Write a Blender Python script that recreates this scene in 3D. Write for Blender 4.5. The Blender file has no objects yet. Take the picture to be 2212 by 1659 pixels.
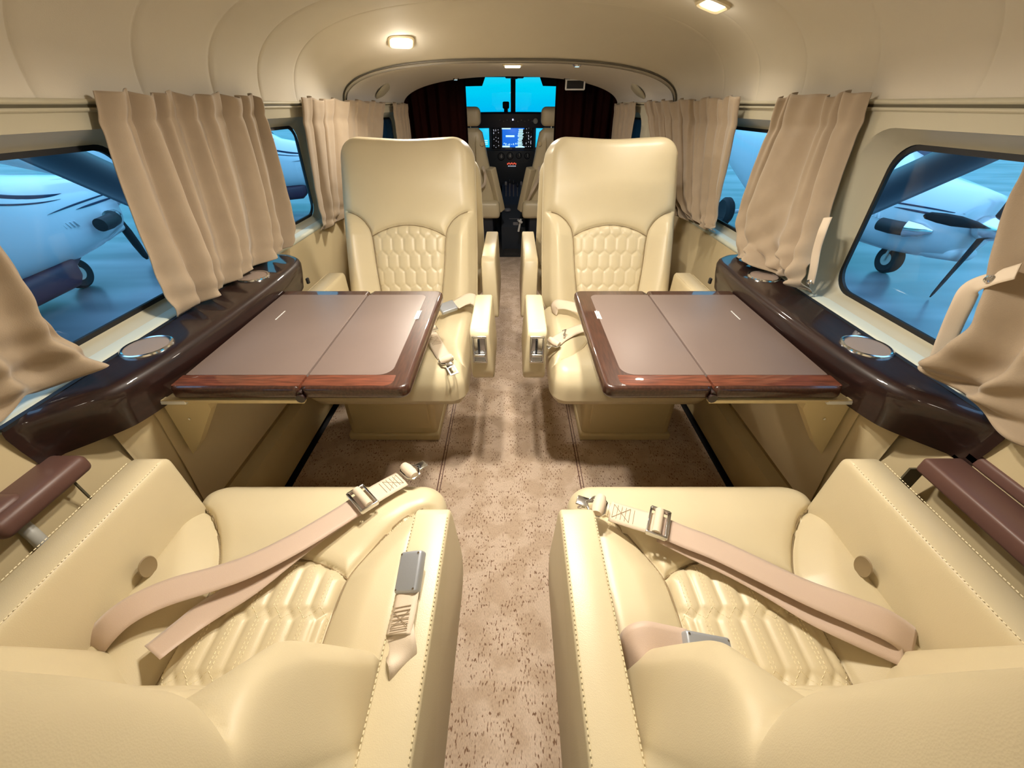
import bpy, bmesh, math, random
import numpy as np
from mathutils import Vector, Matrix
random.seed(7); rng = np.random.RandomState(7)
PI = math.pi
C = bpy.context.scene.collection

# ------------------------------------------------------------------ camera
F = 830.0; CX, CH = 0.0115, 1.10
TH = math.atan((829.5 - 225) / F)
cs, sn = math.cos(TH), math.sin(TH)
cam_d = bpy.data.cameras.new('camera'); cam = bpy.data.objects.new('camera', cam_d); C.objects.link(cam)
cam_d.sensor_fit = 'HORIZONTAL'; cam_d.sensor_width = 36; cam_d.lens = 36 * F / 2212
cam_d.clip_start = 0.01; cam_d.clip_end = 300
cam.location = (CX, 0, CH); cam.rotation_euler = (PI / 2 - TH, 0, 0)
cam_d.shift_x = -1 / 2212
bpy.context.scene.camera = cam
def spot(u, v, z):                       # a point of the photograph that lies at height z
    a = (u - 1107) / F; b = (829.5 - v) / F
    d = Vector((a, cs + b * sn, -sn + b * cs)); t = (z - CH) / d.z
    return Vector((CX, 0, CH)) + d * t

# ------------------------------------------------------------------ world, exposure
sc = bpy.context.scene
sc.view_settings.view_transform = 'Standard'; sc.view_settings.look = 'None'
sc.view_settings.exposure = 0.0; sc.view_settings.gamma = 1.0
sc.view_settings.use_curve_mapping = False
w = bpy.data.worlds.new('sky'); sc.world = w; w.use_nodes = True
nt = w.node_tree; nt.nodes.clear()
wo = nt.nodes.new('ShaderNodeOutputWorld'); bg = nt.nodes.new('ShaderNodeBackground')
tc = nt.nodes.new('ShaderNodeTexCoord'); sx = nt.nodes.new('ShaderNodeSeparateXYZ')
rp = nt.nodes.new('ShaderNodeValToRGB'); mp = nt.nodes.new('ShaderNodeMapping')
nz = nt.nodes.new('ShaderNodeTexNoise'); mx = nt.nodes.new('ShaderNodeMath')
mp.inputs['Scale'].default_value = (1.5, 1.5, 14); nz.inputs['Scale'].default_value = 3
mx.operation = 'MULTIPLY_ADD'; mx.inputs[1].default_value = 0.05
L = nt.links
L.new(tc.outputs['Generated'], sx.inputs[0]); L.new(tc.outputs['Generated'], mp.inputs[0]); L.new(mp.outputs[0], nz.inputs['Vector'])
L.new(nz.outputs[0], mx.inputs[0]); L.new(sx.outputs['Z'], mx.inputs[2]); L.new(mx.outputs[0], rp.inputs[0])
L.new(rp.outputs[0], bg.inputs[0]); L.new(bg.outputs[0], wo.inputs[0])
e = rp.color_ramp.elements
e[0].position = 0.0; e[0].color = (0.0, .50, .95, 1)
e[1].position = 0.06; e[1].color = (0.0, .70, 1, 1)
x_ = e.new(.12); x_.color = (.06, .72, 1, 1); x_ = e.new(.6); x_.color = (.32, .57, .92, 1)
mr = nt.nodes.new('ShaderNodeMapRange'); mr.interpolation_type = 'SMOOTHSTEP'; mr.inputs[1].default_value = .12; mr.inputs[2].default_value = .5; mr.inputs[3].default_value = 1.0; mr.inputs[4].default_value = 3.2
L.new(sx.outputs['Z'], mr.inputs[0]); L.new(mr.outputs[0], bg.inputs['Strength'])

# ------------------------------------------------------------------ cabin lamps (headliner reading lights; last two are unseen fill added for the carpet)
LAMPS = [(-.43, 2.03, 1.5), (.555, 1.445, .40), (-.08, .80, 2.15), (.09, .75, 2.0), (-.10, -.28, .15), (.10, -.30, .15)]
LAMP_W = 3.35

# ------------------------------------------------------------------ materials
def mat(name, col, rough=.5, metal=0, coat=0, bump=None, var=None, sheen=0, ior=1.5, emit=None, estr=0, coat_rough=.03):
    m = bpy.data.materials.new(name); m.use_nodes = True
    n = m.node_tree; b = n.nodes['Principled BSDF']
    b.inputs['Base Color'].default_value = (*col, 1); b.inputs['Roughness'].default_value = rough
    b.inputs['Metallic'].default_value = metal; b.inputs['Coat Weight'].default_value = coat; b.inputs['Coat Roughness'].default_value = coat_rough
    b.inputs['Sheen Weight'].default_value = sheen; b.inputs['IOR'].default_value = ior
    if emit: b.inputs['Emission Color'].default_value = (*emit, 1); b.inputs['Emission Strength'].default_value = estr
    t = n.nodes.new('ShaderNodeTexCoord')
    if bump:
        k, s, d = bump
        tex = n.nodes.new('ShaderNodeTexNoise' if k == 'noise' else 'ShaderNodeTexVoronoi'); tex.inputs['Scale'].default_value = s
        bp = n.nodes.new('ShaderNodeBump'); bp.inputs['Strength'].default_value = d; bp.inputs['Distance'].default_value = .001
        n.links.new(t.outputs['Object'], tex.inputs['Vector']); n.links.new(tex.outputs[0], bp.inputs['Height'])
        n.links.new(bp.outputs[0], b.inputs['Normal'])
    if var:
        s, col2, scl = var
        mpn = n.nodes.new('ShaderNodeMapping'); mpn.inputs['Scale'].default_value = scl
        tex = n.nodes.new('ShaderNodeTexNoise'); tex.inputs['Scale'].default_value = s; tex.inputs['Detail'].default_value = 5
        r = n.nodes.new('ShaderNodeValToRGB'); r.color_ramp.elements[0].position = .35; r.color_ramp.elements[1].position = .65
        r.color_ramp.elements[0].color = (*col, 1); r.color_ramp.elements[1].color = (*col2, 1)
        n.links.new(t.outputs['Object'], mpn.inputs[0]); n.links.new(mpn.outputs[0], tex.inputs['Vector'])
        n.links.new(tex.outputs[0], r.inputs[0]); n.links.new(r.outputs[0], b.inputs['Base Color'])
    return m
M = {}
M['leather'] = mat('cream_leather', (.63, .54, .355), .38, bump=('voronoi', 900, .10), var=(6, (.60, .512, .335), (1, 1, 1)))
M['leather_dark'] = mat('tan_leather_base', (.60, .49, .27), .5, bump=('voronoi', 700, .1))
M['seam'] = mat('seam_shadow_welt', (.26, .19, .10), .6)  # shade of the seam creases put into a dark brown
M['thread'] = mat('cream_thread', (.78, .68, .45), .7)
M['liner'] = mat('headliner_suede', (.66, .61, .51), .75, bump=('noise', 500, .15), var=(3, (.63, .58, .485), (1, 1, 1)))
M['liner_front'] = mat('headliner_front', (.64, .60, .54), .8, bump=('noise', 500, .15))
M['plastic'] = mat('window_lining', (.50, .46, .34), .45, bump=('noise', 400, .06))
M['sill'] = mat('pale_sill', (.58, .60, .50), .35)
M['lower'] = mat('lower_panel', (.55, .45, .27), .55, bump=('noise', 300, .06))
M['groove'] = mat('dark_groove', (.10, .085, .05), .7)
M['black'] = mat('black_rubber', (.006, .006, .008), .6)
M['wood'] = mat('gloss_walnut', (.022, .008, .006), .45, coat=.5, ior=1.35, var=(10, (.014, .006, .005), (12, 1, 12)))
M['wood_red'] = mat('gloss_walnut_red', (.17, .05, .026), .35, coat=.6, ior=1.35, var=(14, (.075, .022, .012), (1.5, 14, 14)))
M['wood_x'] = mat('gloss_walnut_cross', (.062, .024, .014), .35, coat=.7, ior=1.35, var=(14, (.035, .014, .009), (14, 1.5, 14)))  # dark reflection on far and inboard table rails put into the base colour
M['mauve'] = mat('mauve_inlay', (.165, .122, .105), .40, bump=('noise', 900, .08), var=(8, (.155, .114, .098), (1, 1, 1)))
M['brown'] = mat('brown_vinyl', (.13, .065, .052), .45, bump=('noise', 300, .1))
M['chrome'] = mat('chrome', (.72, .73, .75), .16, metal=1)
M['satin'] = mat('satin_steel', (.46, .49, .54), .42, metal=.55, bump=('noise', 300, .05))
M['webbing'] = mat('beige_webbing', (.56, .425, .335), .45, bump=('noise', 1400, .3), sheen=.3)
M['webbing_end'] = mat('pale_webbing', (.66, .55, .42), .6, bump=('noise', 1400, .3))
M['stitch_dark'] = mat('dark_stitch', (.30, .22, .13), .8)
M['curtain'] = mat('tan_curtain', (.37, .285, .195), .8, bump=('noise', 700, .25), sheen=.3, var=(25, (.35, .268, .182), (1, 1, 1)))
M['darkcurtain'] = mat('dark_brown_curtain', (.016, .004, .003), .95, ior=1.1, var=(8, (.006, .002, .002), (1, 1, .3)))
M['white'] = mat('white_plastic', (.75, .75, .72), .4)
M['white_tube'] = mat('white_tube', (.45, .45, .42), .35)
M['cup'] = mat('cup_cover', (.26, .195, .155), .85)
M['cockpit'] = mat('cockpit_black', (.008, .011, .022), .6)
M['cockpit2'] = mat('cockpit_grey', (.022, .03, .045), .5)
M['cockpit_floor'] = mat('cockpit_floor', (.035, .032, .03), .9)
M['screen'] = mat('screen_cyan', (0, .05, .1), .3, emit=(.0, .62, 1.0), estr=1.0)
M['screen_blue'] = mat('screen_blue', (0, .02, .1), .3, emit=(.01, .18, .85), estr=.9)
M['screen_text'] = mat('screen_text', (0, .02, .1), .3, emit=(.55, .9, 1.0), estr=1.3)
M['led_red'] = mat('led_red', (.1, 0, 0), .4, emit=(1, .12, .06), estr=1.2)
M['led_white'] = mat('led_white', (.3, .3, .3), .4, emit=(.8, .85, 1), estr=.9)
M['knob'] = mat('grey_knob', (.22, .22, .24), .4)
M['lens'] = mat('lamp_lens', (.9, .85, .7), .4, emit=(1, .88, .62), estr=12)
M['bezel'] = mat('lamp_bezel', (.62, .52, .33), .4)
M['paint'] = mat('aircraft_white', (.62, .66, .70), .22, coat=.5)
M['paint_dark'] = mat('aircraft_dark', (.012, .018, .06), .4)
M['maroon'] = mat('aircraft_maroon', (.045, .012, .035), .5)
M['tyre'] = mat('tyre', (.006, .008, .012), .8)
M['strut'] = mat('strut_grey', (.085, .10, .13), .45)
M['cover'] = mat('pale_underfloor', (.02, .02, .02), .9)
# carpet
def carpet():
    m = bpy.data.materials.new('woven_carpet'); m.use_nodes = True; n = m.node_tree; b = n.nodes['Principled BSDF']
    b.inputs['Roughness'].default_value = .95; b.inputs['Sheen Weight'].default_value = .2
    t = n.nodes.new('ShaderNodeTexCoord')
    def noise(scl, s, det=3):
        mpn = n.nodes.new('ShaderNodeMapping'); mpn.inputs['Scale'].default_value = scl
        x = n.nodes.new('ShaderNodeTexNoise'); x.inputs['Scale'].default_value = s; x.inputs['Detail'].default_value = det
        n.links.new(t.outputs['Object'], mpn.inputs[0]); n.links.new(mpn.outputs[0], x.inputs['Vector']); return x
    def ramp(a, p0, p1, c0, c1):
        r = n.nodes.new('ShaderNodeValToRGB'); r.color_ramp.elements[0].position = p0; r.color_ramp.elements[1].position = p1
        r.color_ramp.elements[0].color = c0; r.color_ramp.elements[1].color = c1; n.links.new(a.outputs[0], r.inputs[0]); return r
    g = lambda v: (v, v, v, 1)
    patch = ramp(noise((1, 1, 1), 13, 2), .44, .56, (.60, .47, .36, 1), (.50, .375, .27, 1))
    dash = ramp(noise((4.2, 1.5, 1), 58, 1), .60, .65, g(0), g(1))
    zone = ramp(noise((1, 1, 1), 16, 1), .38, .50, g(0), g(1))
    fine = ramp(noise((3, 1, 1), 170, 2), .3, .7, g(.84), g(1.1))
    mu = n.nodes.new('ShaderNodeMath'); mu.operation = 'MULTIPLY'; n.links.new(dash.outputs[0], mu.inputs[0]); n.links.new(zone.outputs[0], mu.inputs[1])
    mix = n.nodes.new('ShaderNodeMixRGB'); n.links.new(mu.outputs[0], mix.inputs[0]); n.links.new(patch.outputs[0], mix.inputs[1]); mix.inputs[2].default_value = (.19, .105, .06, 1)
    mm = n.nodes.new('ShaderNodeMixRGB'); mm.blend_type = 'MULTIPLY'; mm.inputs[0].default_value = 1
    n.links.new(mix.outputs[0], mm.inputs[1]); n.links.new(fine.outputs[0], mm.inputs[2]); n.links.new(mm.outputs[0], b.inputs['Base Color'])
    bp = n.nodes.new('ShaderNodeBump'); bp.inputs['Strength'].default_value = .6; bp.inputs['Distance'].default_value = .003
    n.links.new(fine.outputs[0], bp.inputs['Height']); n.links.new(bp.outputs[0], b.inputs['Normal'])
    return m
M['carpet'] = carpet()
def apron():
    m = bpy.data.materials.new('apron_concrete'); m.use_nodes = True; n = m.node_tree; b = n.nodes['Principled BSDF']
    b.inputs['Roughness'].default_value = .28
    t = n.nodes.new('ShaderNodeTexCoord'); mpn = n.nodes.new('ShaderNodeMapping'); mpn.inputs['Scale'].default_value = (.25, 1.1, 1)
    x = n.nodes.new('ShaderNodeTexNoise'); x.inputs['Scale'].default_value = 1.1; r = n.nodes.new('ShaderNodeValToRGB')
    r.color_ramp.elements[0].position = .4; r.color_ramp.elements[1].position = .62
    r.color_ramp.elements[0].color = (.10, .115, .13, 1); r.color_ramp.elements[1].color = (.20, .225, .25, 1)
    n.links.new(t.outputs['Object'], mpn.inputs[0]); n.links.new(mpn.outputs[0], x.inputs['Vector']); n.links.new(x.outputs[0], r.inputs[0]); n.links.new(r.outputs[0], b.inputs['Base Color'])
    return m
M['apron'] = apron()
def glass(name, tint, refl):
    m = bpy.data.materials.new(name); m.use_nodes = True; n = m.node_tree; n.nodes.clear()
    o = n.nodes.new('ShaderNodeOutputMaterial'); tr = n.nodes.new('ShaderNodeBsdfTransparent'); gl = n.nodes.new('ShaderNodeBsdfGlossy')
    lw = n.nodes.new('ShaderNodeLayerWeight'); lw.inputs[0].default_value = .5
    pw = n.nodes.new('ShaderNodeMath'); pw.operation = 'POWER'; pw.inputs[1].default_value = 4; n.links.new(lw.outputs['Facing'], pw.inputs[0])
    fr = n.nodes.new('ShaderNodeMath'); fr.operation = 'MULTIPLY_ADD'; fr.inputs[1].default_value = .5; fr.inputs[2].default_value = .035; n.links.new(pw.outputs[0], fr.inputs[0]); mi = n.nodes.new('ShaderNodeMixShader')
    tr.inputs[0].default_value = (*tint, 1); gl.inputs['Roughness'].default_value = .02; gl.inputs[0].default_value = (refl,) * 3 + (1,)
    n.links.new(fr.outputs[0], mi.inputs[0]); n.links.new(tr.outputs[0], mi.inputs[1]); n.links.new(gl.outputs[0], mi.inputs[2]); n.links.new(mi.outputs[0], o.inputs[0])
    return m
M['glass_clear'] = glass('windshield_glass', (1, 1, 1), .8)
M['glass'] = glass('window_glass', (.80, .93, .97), .8)

# ------------------------------------------------------------------ helpers
def tag(o, label=None, cat=None, group=None, kind=None):
    if label: o['label'] = label
    if cat: o['category'] = cat
    if group: o['group'] = group
    if kind: o['kind'] = kind
    return o
def empty(name, loc=(0, 0, 0), rz=0, label=None, cat=None, group=None):
    o = bpy.data.objects.new(name, None); C.objects.link(o); o.location = loc; o.rotation_euler = (0, 0, rz)
    o.empty_display_size = .05
    return tag(o, label, cat, group)
def mobj(name, V, Fc, m, parent=None, smooth=True, recalc=True):
    me = bpy.data.meshes.new(name); me.from_pydata([tuple(map(float, v)) for v in V], [], [tuple(map(int, f)) for f in Fc])
    if recalc:
        b = bmesh.new(); b.from_mesh(me); bmesh.ops.recalc_face_normals(b, faces=b.faces); b.to_mesh(me); b.free()
    me.materials.append(m)
    if smooth: me.shade_smooth()
    o = bpy.data.objects.new(name, me); C.objects.link(o)
    if parent: o.parent = parent
    return o
class MB:
    def __init__(s): s.V = []; s.F = []
    def add(s, V, Fc):
        k = len(s.V); s.V += [tuple(v) for v in V]; s.F += [tuple(i + k for i in f) for f in Fc]; return s
    def box(s, c, sz, bev=0, seg=3, rot=None, taper=None):
        b = bmesh.new(); bmesh.ops.create_cube(b, size=1)
        for v in b.verts: v.co = Vector((v.co.x * sz[0], v.co.y * sz[1], v.co.z * sz[2]))
        if taper:
            for v in b.verts:
                if v.co.z > 0: v.co.x *= taper[0]; v.co.y *= taper[1]
        if bev: bmesh.ops.bevel(b, geom=list(b.edges), offset=min(bev, min(sz) * .49), segments=seg, profile=.5, affect='EDGES')
        R = rot if rot is not None else Matrix.Identity(3)
        b.verts.index_update()
        s.add([R @ v.co + Vector(c) for v in b.verts], [[v.index for v in f.verts] for f in b.faces]); b.free(); return s
    def prism(s, poly, axis, a0, a1):       # 2D polygon extruded along an axis
        def P(p, a):
            return {'x': (a, p[0], p[1]), 'y': (p[0], a, p[1]), 'z': (p[0], p[1], a)}[axis]
        n = len(poly); s.add([P(p, a0) for p in poly] + [P(p, a1) for p in poly],
            [list(range(n))[::-1], list(range(n, 2 * n))] + [[i, (i + 1) % n, n + (i + 1) % n, n + i] for i in range(n)]); return s
    def tube(s, pts, r, n=10, closed=False):
        P = [Vector(p) for p in pts]; k = len(P); V = []; Fc = []
        up = Vector((0, 0, 1)); prev = None
        for i in range(k):
            if closed: d = (P[(i + 1) % k] - P[i - 1])
            else: d = (P[min(i + 1, k - 1)] - P[max(i - 1, 0)])
            d.normalize(); a = up if abs(d.z) < .9 else Vector((1, 0, 0))
            if prev is not None: a = prev
            u = (a - d * a.dot(d)).normalized(); v = d.cross(u); prev = u
            rr = r[i] if hasattr(r, '__len__') else r
            for j in range(n):
                t = 2 * PI * j / n; V.append(P[i] + u * rr * math.cos(t) + v * rr * math.sin(t))
        for i in range(k if closed else k - 1):
            for j in range(n):
                i2 = (i + 1) % k; Fc.append((i * n + j, i * n + (j + 1) % n, i2 * n + (j + 1) % n, i2 * n + j))
        if not closed: Fc += [list(range(n))[::-1], list(range((k - 1) * n, k * n))]
        return s.add(V, Fc)
    def lathe(s, prof, c, axis='z', n=32):     # profile of (radius, height)
        V = []; Fc = []
        for (r, h) in prof:
            for j in range(n):
                t = 2 * PI * j / n; x, y = r * math.cos(t), r * math.sin(t)
                p = {'z': (x, y, h), 'x': (h, x, y), 'y': (x, h, y)}[axis]; V.append(Vector(p) + Vector(c))
        for i in range(len(prof) - 1):
            for j in range(n): Fc.append((i * n + j, i * n + (j + 1) % n, (i + 1) * n + (j + 1) % n, (i + 1) * n + j))
        Fc += [list(range(n))[::-1], list(range((len(prof) - 1) * n, len(prof) * n))]
        return s.add(V, Fc)
    def build(s, name, m, parent=None, smooth=True, sharp=None):
        o = mobj(name, s.V, s.F, m, parent, smooth)
        if smooth:
            o.data.set_sharp_from_angle(angle=math.radians(sharp or 38))
        return o
def gridfaces(nu, nv, off=0):
    return [(off + i * nv + j, off + (i + 1) * nv + j, off + (i + 1) * nv + j + 1, off + i * nv + j + 1) for i in range(nu - 1) for j in range(nv - 1)]
def grid(name, fn, nu, nv, m, parent=None, u=None, v=None):
    us = u if u is not None else np.linspace(0, 1, nu); vs = v if v is not None else np.linspace(0, 1, nv)
    V = [fn(a, b) for a in us for b in vs]
    return mobj(name, V, gridfaces(len(us), len(vs)), m, parent, recalc=False)
def catmull(P, n=8):
    P = [np.array(p, float) for p in P]; out = []
    Q = [2 * P[0] - P[1]] + P + [2 * P[-1] - P[-2]]
    for i in range(1, len(Q) - 2):
        for k in range(n):
            t = k / n; a, b, c, d = Q[i - 1], Q[i], Q[i + 1], Q[i + 2]
            out.append(.5 * ((2 * b) + (c - a) * t + (2 * a - 5 * b + 4 * c - d) * t * t + (-a + 3 * b - 3 * c + d) * t ** 3))
    out.append(P[-1]); return np.array(out)
def interp(pts, t):                         # polyline parameter 0..1 -> point (smooth)
    c = catmull(pts, 12); s = np.clip(t, 0, 1) * (len(c) - 1); i = np.minimum(s.astype(int) if hasattr(s, 'astype') else int(s), len(c) - 2)
    f = s - i
    return c[i] * (1 - f)[..., None] + c[i + 1] * f[..., None] if hasattr(f, 'shape') and getattr(f, 'shape', ()) else c[i] * (1 - f) + c[i + 1] * f
def sstep(x, a, b):
    t = np.clip((x - a) / (b - a), 0, 1); return t * t * (3 - 2 * t)
def polydist(X, Y, P):
    d = np.full(X.shape, 9.0)
    for (x0, y0), (x1, y1) in zip(P[:-1], P[1:]):
        dx, dy = x1 - x0, y1 - y0; L2 = dx * dx + dy * dy + 1e-12
        t = np.clip(((X - x0) * dx + (Y - y0) * dy) / L2, 0, 1)
        d = np.minimum(d, np.hypot(X - x0 - t * dx, Y - y0 - t * dy))
    return d
def ribbon(pts, width, thick=.0016, normals=None, n=8):     # strap following points; normals = surface normal per point
    P = catmull(pts, n); k = len(P)
    N = catmull(normals if normals is not None else [(0, 0, 1)] * len(pts), n)
    V = []; Fc = []
    Wd = catmull([(q, 0, 0) for q in (width if hasattr(width, '__len__') else [width] * len(pts))], n)[:, 0]
    for i in range(k):
        d = P[min(i + 1, k - 1)] - P[max(i - 1, 0)]; d /= np.linalg.norm(d) + 1e-9
        nn = N[i] - d * N[i].dot(d); nn /= np.linalg.norm(nn) + 1e-9; s = np.cross(d, nn)
        ws = np.linspace(-.5, .5, 7)
        for q in ws: V.append(P[i] + s * q * Wd[i] + nn * (thick * (1 - (2 * q) ** 6)))
        for q in ws[::-1]: V.append(P[i] + s * q * Wd[i] - nn * thick * .3)
    m_ = 14
    for i in range(k - 1):
        for j in range(m_): Fc.append((i * m_ + j, (i + 1) * m_ + j, (i + 1) * m_ + (j + 1) % m_, i * m_ + (j + 1) % m_))
    Fc += [list(range(m_)), list(range((k - 1) * m_, k * m_))[::-1]]
    return V, Fc

# ------------------------------------------------------------------ cabin cross section
def section(hw, ztop, z0=1.09, n=2.75, k=41):
    out = []
    for i in range(k):
        a = PI * i / (k - 1); c_, s_ = math.cos(a), math.sin(a)
        out.append((hw * math.copysign(abs(c_) ** (2 / n), c_), z0 + (ztop - z0) * abs(s_) ** (2 / n)))
    return out
def ceil_top(y):
    if y <= 1.73: return 1.372
    return 1.372 - .110 * max(0.0, (y - 1.80) / .40) ** 1.45
SEAMS = [-.62, -.39, -.15, .08, .31, .55, .785, 1.02, 1.26, 1.49, 1.73]
def ceiling_fn():
    ys = sorted(set([-1.15] + list(np.linspace(-1.1, 2.2, 120)) + [s + d for s in SEAMS for d in (-.02, -.006, -.0025, 0, .0025, .006, .02)]))
    V = []; k = 61
    for y in ys:
        ds = min((abs(y - s) for s in SEAMS)); hw = .768
        grv = .0035 * math.exp(-(ds / .003) ** 2)
        # each panel swells a little between its seams
        near = [s for s in SEAMS if s <= y]; nxt = [s for s in SEAMS if s > y]
        bul = 0
        if near and nxt: bul = .007 * math.sin(PI * (y - near[-1]) / (nxt[0] - near[-1])) ** .8
        zt = float(ceil_top(y)); lip = 0
        for i, (x, z) in enumerate(section(hw, zt, 1.09, 2.75, k)):
            f = 1 if x < 0 else .45
            nx_, nz_ = x / .77, (z - 1.09) / .28; nn = math.hypot(nx_, nz_) + 1e-6
            off = (grv - bul * .6) * f + lip
            tt = min(1, (z - 1.09) / .03)
            V.append((x + off * tt * nx_ / nn, y, z + off * tt * nz_ / nn))
    return V, gridfaces(len(ys), k)
V, Fc = ceiling_fn()
tag(mobj('ceiling', V, Fc, M['liner'], recalc=False), kind='structure')
# lip of the first arch and the gap line behind it
def arch_strip(name, hw, zt, y0, y1, n, m, kind='structure', sc0=1.0, sc1=1.0, z0=1.09):
    V = []; s0 = section(hw, zt, z0, n, 61)
    for (y, q) in ((y0, sc0), (y1, sc1)):
        for (x, z) in s0: V.append((x * q, y, z0 + (z - z0) * q if q != 1 else z))
    return mobj(name, V, gridfaces(2, 61), m, recalc=False)
tag(arch_strip('trim_1', .766, 1.2555, 2.19, 2.235, 2.75, M['groove']), kind='structure')
def roll():
    V = []; s0 = section(.768, float(ceil_top(2.2)), 1.09, 2.75, 61)
    for a in np.linspace(0, PI, 7):
        for (x, z) in s0:
            d = .008
            V.append((x - math.copysign(d * .5 * (1 - math.cos(a)), x) * .8, 2.2 + d * math.sin(a), z - d * (1 - math.cos(a))))
    return mobj('trim_2', V, gridfaces(7, 61), M['liner'], recalc=False)
tag(roll(), kind='structure')
# forward dome between the arches
def dome():
    V = []; ys = np.linspace(2.225, 3.02, 24)
    for y in ys:
        t = (y - 2.225) / .795; hw = .762 + (.682 - .762) * t ** 1.3; zt = 1.250 + (1.238 - 1.250) * t + .012 * math.sin(PI * t)
        n = 2.75 + (2.25 - 2.75) * t
        for (x, z) in section(hw, zt, 1.085, n, 61): V.append((x, y, z))
    return mobj('wall_front_dome', V, gridfaces(24, 61), M['liner_front'], recalc=False)
tag(dome(), kind='structure')
for sx_ in (-1, 1):                         # oval cover panels let into the dome
    mb = MB(); c0 = Vector((sx_ * .684, 2.62, 1.160)); nrm = Vector((sx_ * -.62, -.10, -.76)).normalized()
    ax = nrm.cross(Vector((0, 1, 0))).normalized()
    V = []; k = 28
    for r_, h in ((1, -.004), (1, .001), (.95, .003), (.0, .004)):
        for i in range(k):
            a = 2 * PI * i / k; V.append(c0 + Vector((0, 1, 0)) * .075 * r_ * math.cos(a) + ax * .062 * r_ * math.sin(a) + nrm * h)
    mb.add(V, [(i * k + j, i * k + (j + 1) % k, (i + 1) * k + (j + 1) % k, (i + 1) * k + j) for i in range(3) for j in range(k)])
    tag(mb.build('oval_cover', M['plastic']), 'oval cover panel in the forward headliner on the %s side' % ('left' if sx_ < 0 else 'right'), 'cover panel', 'oval panels of the forward headliner')

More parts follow.
